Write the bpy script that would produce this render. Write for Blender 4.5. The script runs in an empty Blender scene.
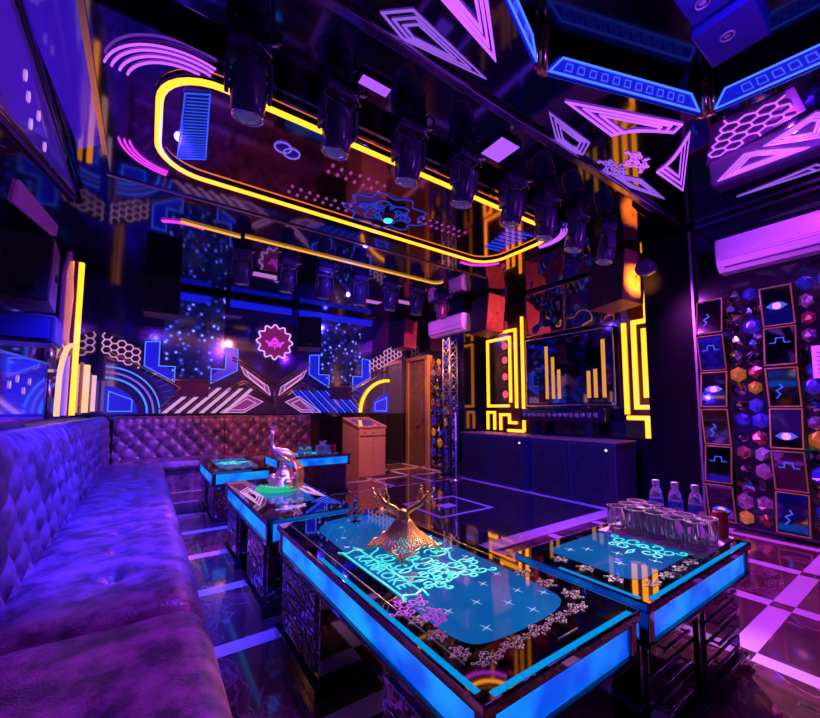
import bpy, bmesh, math, random
from mathutils import Vector, Matrix
random.seed(7)
PI = math.pi
scene = bpy.context.scene
col = scene.collection

# ------------------------------------------------------------------ materials
MATS = {}
def nodes_of(name):
    m = bpy.data.materials.new(name); m.use_nodes = True
    nt = m.node_tree; b = nt.nodes['Principled BSDF']
    MATS[name] = m
    return m, nt, b
def mat(name, c, rough=.4, metal=0., emit=None, es=0., coat=0., trans=0., ior=1.45, bump=0., bscale=40., vary=0., spec=None):
    m, nt, b = nodes_of(name)
    b.inputs['Base Color'].default_value = (*c, 1)
    b.inputs['Roughness'].default_value = rough
    b.inputs['Metallic'].default_value = metal
    b.inputs['IOR'].default_value = ior
    b.inputs['Coat Weight'].default_value = coat
    b.inputs['Coat Roughness'].default_value = .04
    b.inputs['Transmission Weight'].default_value = trans
    if spec is not None: b.inputs['Specular IOR Level'].default_value = spec
    if emit:
        b.inputs['Emission Color'].default_value = (*emit, 1); b.inputs['Emission Strength'].default_value = es
    tc = nt.nodes.new('ShaderNodeTexCoord')
    nz = nt.nodes.new('ShaderNodeTexNoise'); nz.inputs['Scale'].default_value = bscale; nz.inputs['Detail'].default_value = 4
    nt.links.new(tc.outputs['Object'], nz.inputs['Vector'])
    if bump:
        bp = nt.nodes.new('ShaderNodeBump'); bp.inputs['Strength'].default_value = bump; bp.inputs['Distance'].default_value = .01
        nt.links.new(nz.outputs['Fac'], bp.inputs['Height']); nt.links.new(bp.outputs['Normal'], b.inputs['Normal'])
    if vary:
        r = nt.nodes.new('ShaderNodeValToRGB')
        r.color_ramp.elements[0].color = (*[x*(1-vary) for x in c], 1); r.color_ramp.elements[0].position = .3
        r.color_ramp.elements[1].color = (*[min(1, x*(1+vary)) for x in c], 1); r.color_ramp.elements[1].position = .7
        nt.links.new(nz.outputs['Fac'], r.inputs['Fac']); nt.links.new(r.outputs['Color'], b.inputs['Base Color'])
    return m
def glow(name, c, s=1., base=(.02,.02,.03)):
    return mat(name, base, rough=.3, emit=c, es=s)

YEL   = glow('yellow neon', (1., .31, .010), 2.7)
YELD  = glow('thin yellow light line', (1., .42, .03), 1.0)
PINK  = glow('pink neon', (.46, .085, 1.), 1.5)
PINKD = glow('dim violet neon', (.36, .12, .95), .75)
MAG   = glow('magenta neon', (.75, .04, .85), 1.1)
PALE  = glow('pale pink light strip', (.85, .38, .85), .75)
BLUE  = glow('blue neon', (.05, .16, 1.), 1.5)
BLUEP = glow('blue backlit panel', (.006, .010, .75), .8)
BLUED = glow('dim blue backlit panel', (.01, .012, .5), .25)
CYAN  = glow('cyan printed light', (.05, .75, .72), 1.0)
WHITEG= glow('white light point', (.8, .85, 1.), 1.6)
REDG  = glow('red pink round light', (1., .08, .22), .9)
VIOP  = glow('violet ceiling light panel', (.42, .10, 1.), 1.0)
BANDM = glow('blue light band', (.0, .17, .95), 1.0)
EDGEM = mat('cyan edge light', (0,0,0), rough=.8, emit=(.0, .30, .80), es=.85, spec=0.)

MIRP = mat('pedestal black mirror', (.42, .36, .50), rough=.06, metal=1.)
MIR  = mat('dark mirror glass', (.20, .17, .30), rough=.05, metal=1.)
MIRC = mat('black mirror ceiling', (.17, .15, .24), rough=.06, metal=1.)
MIRT = mat('black mirror table glass', (.30, .28, .34), rough=.035, metal=1.)
MIRB = mat('mirror facets', (.55, .5, .62), rough=.06, metal=1.)
BLK  = mat('black lacquer', (.008, .006, .014), rough=.12, coat=1.)
BLKM = mat('matte black', (.010, .008, .016), rough=.55, bump=.1, bscale=200)
GRIL = mat('speaker grille', (.012, .010, .022), rough=.6, bump=.6, bscale=420)
PLAS = mat('black plastic', (.06, .05, .13), rough=.22)
CHR  = mat('chrome', (.75, .72, .8), rough=.12, metal=1.)
GOLD = mat('polished gold', (.95, .60, .22), rough=.34, metal=.8, bump=.15, bscale=90)
GOLDT= mat('gold trim', (.75, .5, .25), rough=.25, metal=1.)
WOOD = mat('speaker side wood', (.32, .13, .10), rough=.45, vary=.25, bscale=12)
CRATE= mat('studded brown board', (.42, .20, .15), rough=.45, vary=.35, bscale=60, bump=.2)
DOORM= mat('brown door leaf', (.16, .07, .04), rough=.35, vary=.3, bscale=8)
WHITE= mat('white plastic', (.82, .80, .86), rough=.35)
PAPER= mat('paper', (.7, .7, .75), rough=.8)
MARK = mat('dark print', (.12, .08, .2), rough=.7)
GLASS= mat('clear glass', (.97, .93, 1.), rough=.04, trans=.94, ior=1.12)
GLINT= mat('cut glass glint', (.95, .85, .9), rough=.15, metal=.6)
PET  = mat('clear bottle plastic', (.75, .75, 1.), rough=.10, trans=.8, ior=1.15)
LABB = mat('blue bottle label', (.05, .07, .65), rough=.4)
REDC = mat('red can', (.6, .03, .04), rough=.3)
NAPK = mat('pale tray mat', (.48, .32, .50), rough=.6)
EMER = glow('green base light', (.02, .75, .18), .55)
LENS = mat('lamp lens', (.12, .12, .25), rough=.05, metal=.7, emit=(.25, .22, 1.), es=.10)
SCREEN = mat('dark screen', (.34, .30, .40), rough=.05, metal=1.)

def leather():
    m, nt, b = nodes_of('wine brown leather')
    tc = nt.nodes.new('ShaderNodeTexCoord')
    n1 = nt.nodes.new('ShaderNodeTexNoise'); n1.inputs['Scale'].default_value = 9.; n1.inputs['Detail'].default_value = 8; n1.inputs['Roughness'].default_value = .65
    n2 = nt.nodes.new('ShaderNodeTexVoronoi'); n2.inputs['Scale'].default_value = 160
    nt.links.new(tc.outputs['Object'], n1.inputs['Vector']); nt.links.new(tc.outputs['Object'], n2.inputs['Vector'])
    r = nt.nodes.new('ShaderNodeValToRGB')
    r.color_ramp.elements[0].position = .40; r.color_ramp.elements[0].color = (.055, .03, .06, 1)
    r.color_ramp.elements[1].position = .64;  r.color_ramp.elements[1].color = (.27, .11, .24, 1)
    nt.links.new(n1.outputs['Fac'], r.inputs['Fac']); nt.links.new(r.outputs['Color'], b.inputs['Base Color'])
    b.inputs['Roughness'].default_value = .30
    bp = nt.nodes.new('ShaderNodeBump'); bp.inputs['Strength'].default_value = .25; bp.inputs['Distance'].default_value = .004
    nt.links.new(n2.outputs['Distance'], bp.inputs['Height']); nt.links.new(bp.outputs['Normal'], b.inputs['Normal'])
    return m
LEATH = leather()

def floor_mat():
    m, nt, b = nodes_of('dark marble floor with pale strips')
    N = nt.nodes.new; L = nt.links.new
    tc = N('ShaderNodeTexCoord'); sp = N('ShaderNodeSeparateXYZ'); L(tc.outputs['Object'], sp.inputs[0])
    def math_(op, a, bb=None):
        n = N('ShaderNodeMath'); n.operation = op
        for i, v in enumerate((a, bb)):
            if v is None: continue
            if isinstance(v, (int, float)): n.inputs[i].default_value = v
            else: L(v, n.inputs[i])
        return n.outputs[0]
    def strip(co, off, pitch, w):
        d = math_('SUBTRACT', co, off - pitch*20 - pitch/2)
        f = math_('SUBTRACT', math_('MODULO', d, pitch), pitch/2)
        return math_('LESS_THAN', math_('ABSOLUTE', f), w/2)
    sx = strip(sp.outputs['X'], 3.86, .735, .095); sy = strip(sp.outputs['Y'], 2.095, .705, .10)
    both = math_('MULTIPLY', sx, sy)
    st = math_('SUBTRACT', math_('MAXIMUM', sx, sy), both)          # dark square where two strips cross
    nz = N('ShaderNodeTexNoise'); nz.inputs['Scale'].default_value = 2.6; nz.inputs['Detail'].default_value = 9; nz.inputs['Distortion'].default_value = 1.6
    L(tc.outputs['Object'], nz.inputs['Vector'])
    r = N('ShaderNodeValToRGB')
    e = r.color_ramp.elements
    e[0].position = .35; e[0].color = (.06, .022, .028, 1); e[1].position = .62; e[1].color = (.16, .06, .07, 1)
    x = e.new(.50); x.color = (.09, .034, .042, 1); x = e.new(.515); x.color = (.28, .15, .15, 1); x = e.new(.53); x.color = (.10, .036, .044, 1)
    L(nz.outputs['Fac'], r.inputs['Fac'])
    mx = N('ShaderNodeMix'); mx.data_type = 'RGBA'; L(st, mx.inputs[0]); L(r.outputs['Color'], mx.inputs[6]); mx.inputs[7].default_value = (.62, .52, .62, 1)
    L(mx.outputs[2], b.inputs['Base Color'])
    b.inputs['Roughness'].default_value = .14; b.inputs['Coat Weight'].default_value = .6; b.inputs['Coat Roughness'].default_value = .05
    return m
FLOORM = floor_mat()

def star_panel():
    m, nt, b = nodes_of('blue crystal panel with light dots')
    N = nt.nodes.new; L = nt.links.new
    tc = N('ShaderNodeTexCoord')
    v = N('ShaderNodeTexVoronoi'); v.inputs['Scale'].default_value = 10
    v2 = N('ShaderNodeTexNoise'); v2.inputs['Scale'].default_value = 5
    L(tc.outputs['Object'], v.inputs['Vector']); L(tc.outputs['Object'], v2.inputs['Vector'])
    r = N('ShaderNodeValToRGB'); e = r.color_ramp.elements
    e[0].position = .10; e[0].color = (.35, .40, 1., 1); e[1].position = .42; e[1].color = (.003, .004, .05, 1)
    x = e.new(.22); x.color = (.02, .03, .55, 1)
    L(v.outputs['Distance'], r.inputs['Fac'])
    L(r.outputs['Color'], b.inputs['Emission Color']); 
    mu = N('ShaderNodeMapRange'); mu.inputs[1].default_value = .35; mu.inputs[2].default_value = .65; mu.inputs[3].default_value = .35; mu.inputs[4].default_value = 1.7
    L(v2.outputs['Fac'], mu.inputs[0]); L(mu.outputs[0], b.inputs['Emission Strength'])
    b.inputs['Base Color'].default_value = (.15, .15, .35, 1); b.inputs['Metallic'].default_value = 1; b.inputs['Roughness'].default_value = .12
    return m
STARM = star_panel()

def band_mat():
    m, nt, b = nodes_of('blue light band with soft streaks')
    N = nt.nodes.new; L = nt.links.new
    tc = N('ShaderNodeTexCoord'); n = N('ShaderNodeTexNoise'); n.inputs['Scale'].default_value = 6; n.inputs['Detail'].default_value = 2
    L(tc.outputs['Object'], n.inputs['Vector'])
    r = N('ShaderNodeValToRGB'); e = r.color_ramp.elements
    e[0].position = .35; e[0].color = (.0, .07, .75, 1); e[1].position = .68; e[1].color = (.005, .30, .95, 1)
    L(n.outputs['Fac'], r.inputs['Fac']); L(r.outputs['Color'], b.inputs['Emission Color'])
    b.inputs['Emission Strength'].default_value = 1.05; b.inputs['Base Color'].default_value = (.002, .004, .01, 1); b.inputs['Roughness'].default_value = .3
    return m
BANDM = band_mat()

def teal_mat():
    m, nt, b = nodes_of('teal backlit table glass')
    N = nt.nodes.new; L = nt.links.new
    tc = N('ShaderNodeTexCoord'); n = N('ShaderNodeTexNoise'); n.inputs['Scale'].default_value = 3; n.inputs['Detail'].default_value = 1
    L(tc.outputs['Object'], n.inputs['Vector'])
    r = N('ShaderNodeValToRGB'); e = r.color_ramp.elements
    e[0].position = .3; e[0].color = (.001, .05, .24, 1); e[1].position = .7; e[1].color = (.002, .10, .36, 1)
    L(n.outputs['Fac'], r.inputs['Fac']); L(r.outputs['Color'], b.inputs['Emission Color'])
    b.inputs['Emission Strength'].default_value = 1.05; b.inputs['Base Color'].default_value = (.004, .008, .012, 1)
    b.inputs['Roughness'].default_value = .04; b.inputs['Specular IOR Level'].default_value = .8; b.inputs['Coat Weight'].default_value = 0.
    return m
TEAL = teal_mat()

def mosaic_mat():
    m, nt, b = nodes_of('engraved black mirror')
    N = nt.nodes.new; L = nt.links.new
    tc = N('ShaderNodeTexCoord'); v = N('ShaderNodeTexVoronoi'); v.inputs['Scale'].default_value = 26
    L(tc.outputs['Object'], v.inputs['Vector'])
    bp = N('ShaderNodeBump'); bp.inputs['Strength'].default_value = .7; bp.inputs['Distance'].default_value = .01
    L(v.outputs['Distance'], bp.inputs['Height']); L(bp.outputs['Normal'], b.inputs['Normal'])
    b.inputs['Base Color'].default_value = (.35, .32, .45, 1); b.inputs['Metallic'].default_value = 1; b.inputs['Roughness'].default_value = .12
    return m
MOSM = mosaic_mat()
def wavy_mat():
    m, nt, b = nodes_of('rippled mirror')
    N = nt.nodes.new; L = nt.links.new
    tc = N('ShaderNodeTexCoord'); v = N('ShaderNodeTexNoise'); v.inputs['Scale'].default_value = 3.; v.inputs['Detail'].default_value = 0
    L(tc.outputs['Object'], v.inputs['Vector'])
    bp = N('ShaderNodeBump'); bp.inputs['Strength'].default_value = 1.; bp.inputs['Distance'].default_value = .05
    L(v.outputs['Fac'], bp.inputs['Height']); L(bp.outputs['Normal'], b.inputs['Normal'])
    b.inputs['Base Color'].default_value = (.5, .42, .6, 1); b.inputs['Metallic'].default_value = 1; b.inputs['Roughness'].default_value = .06
    return m
WAVY = wavy_mat()

# ------------------------------------------------------------------ mesh builder
class MB:
    def __init__(s): s.v = []; s.f = []; s.sm = []; s.mi = []; s.cur = 0
    def add(s, vs, fs, smooth=False):
        o = len(s.v); s.v += [Vector(p) for p in vs]
        for f in fs: s.f.append([i+o for i in f]); s.sm.append(smooth); s.mi.append(s.cur)
        return s
    def box(s, lo, hi, rot=None, piv=None, bev=0.):
        x0, y0, z0 = lo; x1, y1, z1 = hi
        if bev:
            bm = bmesh.new(); bmesh.ops.create_cube(bm, size=1)
            for v in bm.verts:
                v.co = Vector(((x0+x1)/2 + v.co.x*(x1-x0), (y0+y1)/2 + v.co.y*(y1-y0), (z0+z1)/2 + v.co.z*(z1-z0)))
            bmesh.ops.bevel(bm, geom=bm.edges[:], offset=bev, segments=3, profile=.5, affect='EDGES')
            bm.verts.index_update()
            vs = [v.co.copy() for v in bm.verts]; fs = [[v.index for v in f.verts] for f in bm.faces]; bm.free()
        else:
            vs = [Vector(p) for p in ((x0,y0,z0),(x1,y0,z0),(x1,y1,z0),(x0,y1,z0),(x0,y0,z1),(x1,y0,z1),(x1,y1,z1),(x0,y1,z1))]
            fs = [[0,3,2,1],[4,5,6,7],[0,1,5,4],[1,2,6,5],[2,3,7,6],[3,0,4,7]]
        if rot is not None:
            p = Vector(piv) if piv else Vector(((x0+x1)/2,(y0+y1)/2,(z0+z1)/2))
            vs = [p + rot @ (v-p) for v in vs]
        return s.add(vs, fs)
    def lathe(s, prof, c=(0,0,0), n=24, rot=None, smooth=True):
        c = Vector(c); vs = []; fs = []
        for r, z in prof:
            for k in range(n):
                a = 2*PI*k/n; p = Vector((r*math.cos(a), r*math.sin(a), z))
                vs.append(c + (rot @ p if rot is not None else p))
        for i in range(len(prof)-1):
            for k in range(n):
                k2 = (k+1) % n; fs.append([i*n+k, i*n+k2, (i+1)*n+k2, (i+1)*n+k])
        fs.append([k for k in range(n)][::-1]); fs.append([(len(prof)-1)*n+k for k in range(n)])
        return s.add(vs, fs, smooth)
    def cyl(s, p0, p1, r0, r1=None, n=16, smooth=True):
        p0 = Vector(p0); p1 = Vector(p1); r1 = r0 if r1 is None else r1
        d = p1-p0; q = Vector((0,0,1)).rotation_difference(d.normalized()).to_matrix()
        return s.lathe([(r0,0),(r1,d.length)], p0, n, q, smooth)
    def tube(s, pts, r, n=6, closed=False, radii=None, flat=1., up=None):
        P = [Vector(p) for p in pts]
        Q = [P[0]]
        for p in P[1:]:
            if (p-Q[-1]).length > 1e-5: Q.append(p)
        P = Q; m = len(P)
        if m < 2: return s
        T = []
        for i in range(m):
            if closed: a, b_ = P[i-1], P[(i+1) % m]; t = (P[i]-a).normalized() + (b_-P[i]).normalized()
            else:
                t = Vector()
                if i > 0: t += (P[i]-P[i-1]).normalized()
                if i < m-1: t += (P[i+1]-P[i]).normalized()
            if t.length < 1e-4: t = (P[i]-P[i-1])
            T.append(t.normalized())
        nrm = Vector(up) if up else (Vector((0,0,1)) if abs(T[0].z) < .9 else Vector((1,0,0)))
        vs = []; fs = []
        for i in range(m):
            t = T[i]; u = nrm - t*nrm.dot(t)
            if u.length < 1e-4: u = t.orthogonal()
            u.normalize(); w = t.cross(u)
            if not up: nrm = u
            k = 1.
            if up and (closed or 0 < i < m-1):
                d = (P[(i+1) % m]-P[i]).normalized(); k = 1/max(.4, abs(d.dot(t)))
            rr = radii[i] if radii else r
            for j in range(n):
                a = 2*PI*(j+.5)/n
                vs.append(P[i] + w*(math.cos(a)*rr*k) + u*(math.sin(a)*rr*flat))
        R = m if closed else m-1
        for i in range(R):
            i2 = (i+1) % m
            for j in range(n):
                j2 = (j+1) % n; fs.append([i*n+j, i*n+j2, i2*n+j2, i2*n+j])
        if not closed:
            fs.append(list(range(n))[::-1]); fs.append([(m-1)*n+j for j in range(n)])
        return s.add(vs, fs, True)
    def prism(s, poly, d):
        """poly: 3-D points of a planar polygon; d: extrusion vector"""
        n = len(poly); d = Vector(d); a = [Vector(p) for p in poly]; vs = a + [p+d for p in a]
        fs = [list(range(n))[::-1], [n+i for i in range(n)]] + [[i, (i+1) % n, n+(i+1) % n, n+i] for i in range(n)]
        return s.add(vs, fs)
    def ball(s, c, r, n=12, m=8, sc=(1,1,1), rot=None):
        prof = [(max(1e-4, math.sin(PI*i/m)), -math.cos(PI*i/m)) for i in range(m+1)]
        vs = []; fs = []; c = Vector(c)
        for a, z in prof:
            for k in range(n):
                p = Vector((a*math.cos(2*PI*k/n)*r*sc[0], a*math.sin(2*PI*k/n)*r*sc[1], z*r*sc[2]))
                vs.append(c + (rot @ p if rot is not None else p))
        for i in range(m):
            for k in range(n): fs.append([i*n+k, i*n+(k+1) % n, (i+1)*n+(k+1) % n, (i+1)*n+k])
        return s.add(vs, fs, True)
    def build(s, name, material, parent=None, origin=None, fix=True):
        o_ = Vector(origin) if origin is not None else (Vector(parent.location) if parent is not None else Vector((0,0,0)))
        me = bpy.data.meshes.new(name)
        me.from_pydata([tuple(v-o_) for v in s.v], [], s.f)
        me.polygons.foreach_set('use_smooth', s.sm)
        if fix:
            bm = bmesh.new(); bm.from_mesh(me)
            bmesh.ops.recalc_face_normals(bm, faces=bm.faces[:]); bm.to_mesh(me); bm.free()
        for m_ in (material if isinstance(material, (list, tuple)) else [material]): me.materials.append(m_)
        if max(s.mi, default=0): me.polygons.foreach_set('material_index', s.mi)
        me.update()
        o = bpy.data.objects.new(name, me); col.objects.link(o)
        if parent is not None: o.parent = parent
        elif origin is not None: o.location = o_
        return o

def tag(o, label, cat=None, group=None, kind=None):
    if label: o['label'] = label
    if cat: o['category'] = cat
    if group: o['group'] = group
    if kind: o['kind'] = kind
    return o
def thing(name, label, cat, loc=(0,0,0), rz=0., group=None):
    o = bpy.data.objects.new(name, None); col.objects.link(o); o.empty_display_size = .1
    o.location = loc; o.rotation_euler = (0,0,rz)
    return tag(o, label, cat, group)
LOC = Vector((0,0,0))
def loc_build(mb, name, m, parent, fix=True):           # parts modelled in the thing's own coordinates
    return mb.build(name, m, parent, origin=(0,0,0), fix=fix)
def copy_tree(o, parent=None):
    c = o.copy(); col.objects.link(c)
    if parent is not None:
        c.parent = parent
    for ch in list(o.children): copy_tree(ch, c)
    return c
def struct(o): o['kind'] = 'structure'; return o
def arc(cx, cy, r, a0, a1, n=16, ry=None):
    ry = r if ry is None else ry
    return [(cx + r*math.cos(math.radians(a0+(a1-a0)*i/n)), cy + ry*math.sin(math.radians(a0+(a1-a0)*i/n))) for i in range(n+1)]
def rrect(x0, y0, x1, y1, r, n=8):
    p = []
    for cx, cy, a in ((x1-r,y1-r,0),(x0+r,y1-r,90),(x0+r,y0+r,180),(x1-r,y0+r,270)):
        p += arc(cx, cy, r, a, a+90, n)
    return p
class Pl:
    """a flat surface: origin, two axes and the normal that looks into the room"""
    def __init__(s, o, u, v, n): s.o = Vector(o); s.u = Vector(u); s.v = Vector(v); s.n = Vector(n)
    def p(s, a, b, h=0.): return s.o + s.u*a + s.v*b + s.n*h
    def line(s, mb, pts, r, h=.012, closed=False, n=6): return mb.tube([s.p(a,b,h) for a, b in pts], r, n, closed, up=s.n)
    def plate(s, mb, pts, h0=0., h1=.01): return mb.prism([s.p(a,b,h0) for a, b in pts], s.n*(h1-h0))
def inset(poly, k):
    cx = sum(p[0] for p in poly)/len(poly); cy = sum(p[1] for p in poly)/len(poly)
    return [(cx+(x-cx)*k, cy+(y-cy)*k) for x, y in poly]
def neon(name, label, cat, pl, lines, r, m, group=None, back=None, backm=None, h=.014):
    """one wall or ceiling light: glowing tubes, on its own backing plate"""
    allp = [p for l, c in lines for p in l] or back
    cx = sum(p[0] for p in allp)/len(allp); cy = sum(p[1] for p in allp)/len(allp)
    root = thing(name, label, cat, pl.p(cx, cy), group=group)
    if back is not None:
        mb = MB(); pl.plate(mb, back, .001, .008); mb.build('backing_panel', backm or BLK, root)
    for l, c in lines:
        mb = MB(); pl.line(mb, l, r, h if back is not None else r*.9, c); mb.build('light_tube', m, root)
    return root
# ------------------------------------------------------------------ room shell
XL, XR, XS, YB, YF, ZC = -.62, 4.75, 5.17, 7.05, -1.3, 3.1
def sheet(name, lo, hi, m): return struct(MB().box(lo, hi).build(name, m))
sheet('floor', (XL-.1, YF-.1, -.1), (XS+.1, YB+.1, 0), FLOORM)
sheet('wall_left', (XL-.1, YF-.1, 0), (XL, YB+.1, 3.5), MIR)
sheet('wall_back', (XL, YB, 0), (XS+.1, YB+.1, ZC), mat('blue black mirror wall', (.17,.15,.46), rough=.08, metal=.75))
sheet('wall_near', (XL, YF-.1, 0), (XS+.1, YF, 3.5), BLK)
sheet('wall_right', (XR, YF, 0), (XS+.1, 2.03, 3.5), BLK)
sheet('wall_stage', (XS, 2.03, 0), (XS+.1, 5.15, ZC), BLK)
sheet('wall_door', (XR, 5.15, 0), (XS+.1, YB, ZC), BLK)
# ceiling: flat far part, near part with a polygonal recess
HEX = [(.5,.85),(1.78,1.28),(2.98,.86),(3.12,.1),(2.4,-.75),(1.0,-.8),(.35,-.1)]
from mathutils.geometry import tessellate_polygon
sheet('ceiling', (XL, 1.58, ZC), (XS+.1, YB+.1, ZC+.1), MIRC)
outer = [Vector((XL,YF,ZC)), Vector((XS,YF,ZC)), Vector((XS,1.58,ZC)), Vector((XL,1.58,ZC))]
hole = [Vector((x,y,ZC)) for x, y in HEX][::-1]
tri = tessellate_polygon([outer, hole]); allv = outer + hole
nc = MB(); nc.add(allv, [list(t) for t in tri]); nc.add([v+Vector((0,0,.02)) for v in allv], [list(t) for t in tri])
struct(nc.build('ceiling_near', MIRC))
sheet('ceiling_recess', (0., -1.1, 3.34), (3.5, 1.5, 3.40), mat('dim black ceiling', (.06,.05,.09), rough=.12, metal=1.))
rs = MB()
cxh = sum(p[0] for p in HEX)/7; cyh = sum(p[1] for p in HEX)/7
for i in range(7):
    a, b_ = HEX[i], HEX[(i+1) % 7]
    d = Vector((b_[0]-a[0], b_[1]-a[1], 0)); nrm = Vector((d.y,-d.x,0)).normalized()
    if nrm.dot(Vector((cxh-a[0], cyh-a[1], 0))) > 0: nrm = -nrm
    rs.prism([(a[0],a[1],ZC-.004),(b_[0],b_[1],ZC-.004),(b_[0],b_[1],3.34),(a[0],a[1],3.34)], nrm*.03)
struct(rs.build('trim_1', MIR))
# cross beam trim between the two ceilings, drop ceiling slab, edge trims
struct(MB().box((XL, 1.55, ZC-.035), (XR, 1.61, ZC-.001), bev=.008).build('trim_2', mat('violet chrome trim', (.35,.25,.5), rough=.15, metal=1.)))
ZS = 3.0
sheet('ceiling_drop', (-.32, 2.12, ZS), (3.83, 3.69, ZC-.002), MIRC)
struct(MB().box((-.34, 3.685, ZS-.012), (3.85, 3.71, ZS+.012)).build('trim_3', mat('brushed steel edge', (.6,.5,.6), rough=.3, metal=1.)))
struct(MB().box((-.345, 2.12, ZS-.012), (-.315, 3.4, ZS+.03)).build('trim_4', GOLDT))
struct(MB().box((XR-.07, 1.5, ZC-.05), (XR-.045, YF, ZC-.02)).build('trim_5', mat('pink lit trim', (.5,.2,.4), rough=.2, metal=1.)))
# black pilaster and corner trim at the end of the stage recess
pil = MB().box((XR-.05, 1.56, 0), (XR+.2, 2.03, ZC-.003)); struct(pil.build('wall_pilaster', mat('satin black pilaster', (.004,.003,.007), rough=.35, spec=.06)))
struct(MB().box((XR-.065, 1.545, 0), (XR-.045, 1.565, ZC-.05)).build('trim_6', mat('dull steel trim', (.3,.28,.35), rough=.4, metal=.8)))
# raised black dance floor in front of the stage
df = MB().box((1.75, 2.42, 0.001), (4.36, 4.88, .012)); df = struct(df.build('floor_dance', mat('black dance floor glass', (.03,.024,.03), rough=.07, coat=1., spec=.9)))
STRIPM = mat('pale stone strip', (.62,.5,.66), rough=.2, coat=.5)
s_ = MB(); s_.box((2.05, 2.25, .001), (4.46, 2.415, .013)); s_.box((4.363, 2.4151, .001), (4.465, 4.9, .013))
s_.box((2.6,3.2,.0125),(3.4,3.245,.0145)); s_.box((2.6,3.905,.0125),(3.4,3.95,.0145)); s_.box((2.6,3.245,.0125),(2.645,3.905,.0145)); s_.box((3.355,3.245,.0125),(3.4,3.905,.0145))
s_.box((2.9,3.5,.0125),(3.1,3.66,.0145))
struct(s_.build('trim_7', STRIPM))

# surfaces to fix lights on
CL = Pl((0,0,ZC), (1,0,0), (0,1,0), (0,0,-1))
CS = Pl((0,0,ZS), (1,0,0), (0,1,0), (0,0,-1))
BW = Pl((0,YB,0), (1,0,0), (0,0,1), (0,-1,0))
LW = Pl((XL,0,0), (0,1,0), (0,0,1), (1,0,0))
RW = Pl((XR,0,0), (0,1,0), (0,0,1), (-1,0,0))
SW = Pl((XS,0,0), (0,1,0), (0,0,1), (-1,0,0))

# ------------------------------------------------------------------ near ceiling: nested pink outlines
def nested(name, label, cat, pl, poly, ks, r, m, group, backm=None):
    return neon(name, label, cat, pl, [(inset(poly, k), True) for k in ks], r, m, group)
def curvetri(a, b_, c, bulge, n=10):
    """three-cornered outline whose side b-c bows inwards"""
    p = [a, b_]
    mx, my = (b_[0]+c[0])/2, (b_[1]+c[1])/2; dx, dy = a[0]-mx, a[1]-my; l = math.hypot(dx, dy)
    for i in range(1, n):
        t = i/n; k = 4*t*(1-t)*bulge
        p.append((b_[0]+(c[0]-b_[0])*t + dx/l*k, b_[1]+(c[1]-b_[1])*t + dy/l*k))
    return p + [c]
KS = (.96, .74, .52)
G1 = 'neon outlines on the near ceiling'
nested('neon_outline', 'big bright pink nested triangle of neon on ceiling at the top edge of the photo', 'neon light', CL, [(.72,1.22),(1.52,1.36),(1.16,1.1),(.7,.95)], (.96,.78,.6), .011, PINK, G1)
nested('neon_outline', 'violet nested arrow-shaped neon on ceiling beside the beam with the row of lamps', 'neon light', CL, [(.86,1.50),(.98,1.40),(1.56,1.475),(1.02,1.55)], (.98,.72,.48), .006, PINKD, G1)
nested('neon_outline', 'violet nested neon triangle pointing at the ceiling corner with the gold bracket', 'neon light', CL, [(2.08,1.42),(2.58,1.43),(2.66,1.53),(2.56,1.555),(2.34,1.545)], KS, .007, PINKD, G1)
nested('neon_outline', 'pink curved neon triangle along the long blue light panel on ceiling', 'neon light', CL, curvetri((2.08,1.31),(2.63,1.3),(2.97,1.03),.07) + [(2.93,.965)], KS, .009, PINK, G1)
nested('neon_outline', 'pink nested upright neon triangle on ceiling right of the two scroll ornaments', 'neon light', CL, curvetri((3.85,1.30),(3.05,.965),(3.36,1.31),.06), KS, .009, PINK, G1)
nested('neon_outline', 'small violet neon triangle on ceiling just above the tall orange speaker side', 'neon light', CL, [(3.03,1.54),(3.36,1.43),(3.86,1.45),(3.40,1.535)], (.97,.74,.52), .006, PINKD, G1)
nested('neon_outline', 'pink nested neon triangle on ceiling at right just below the hexagon lattice', 'neon light', CL, [(3.92,1.07),(3.66,.83),(3.70,.76),(3.96,.53)], KS, .008, PINK, G1)
nested('neon_outline', 'pink nested neon triangle on ceiling at the right edge, beside the hexagon lattice', 'neon light', CL, [(3.67,.72),(3.53,.43),(3.60,.37),(3.88,.46)], KS, .008, PINK, G1)
nested('neon_outline', 'dim violet flat neon triangle on ceiling right above the big air conditioner', 'neon light', CL, [(4.36,1.06),(4.33,.76),(4.30,.54),(4.42,.50)], (.97,.7), .006, PINKD, G1)
# hexagon lattice
def hexlines(poly_test, r, step, o, pl, h, m, root):
    mb = MB(); seen = set()
    for i in range(-14, 15):
        for j in range(-14, 15):
            cx = o[0] + step*1.5*i; cy = o[1] + step*math.sqrt(3)*(j + .5*(i % 2))
            pts = [(cx+step*math.cos(PI/3*k), cy+step*math.sin(PI/3*k)) for k in range(6)]
            for k in range(6):
                a, b_ = pts[k], pts[(k+1) % 6]; mid = (round((a[0]+b_[0])/2,3), round((a[1]+b_[1])/2,3))
                if mid in seen or not (poly_test(a) and poly_test(b_)): continue
                seen.add(mid); pl.line(mb, [a, b_], r, h)
    mb.build('hexagon_lattice', m, root)
def in_quad(q):
    def t(p):
        s = None
        for i in range(len(q)):
            a, b_ = q[i], q[(i+1) % len(q)]
            c = (b_[0]-a[0])*(p[1]-a[1]) - (b_[1]-a[1])*(p[0]-a[0])
            if s is None: s = c > 0
            elif (c > 0) != s: return False
        return True
    return t
q = [(3.60,1.05),(3.10,.86),(3.13,.46),(3.44,.46)]
root = thing('lattice_light', 'pink hexagon lattice neon on violet ceiling panel at upper right', 'neon light', CL.p(3.3,.7))
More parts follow.
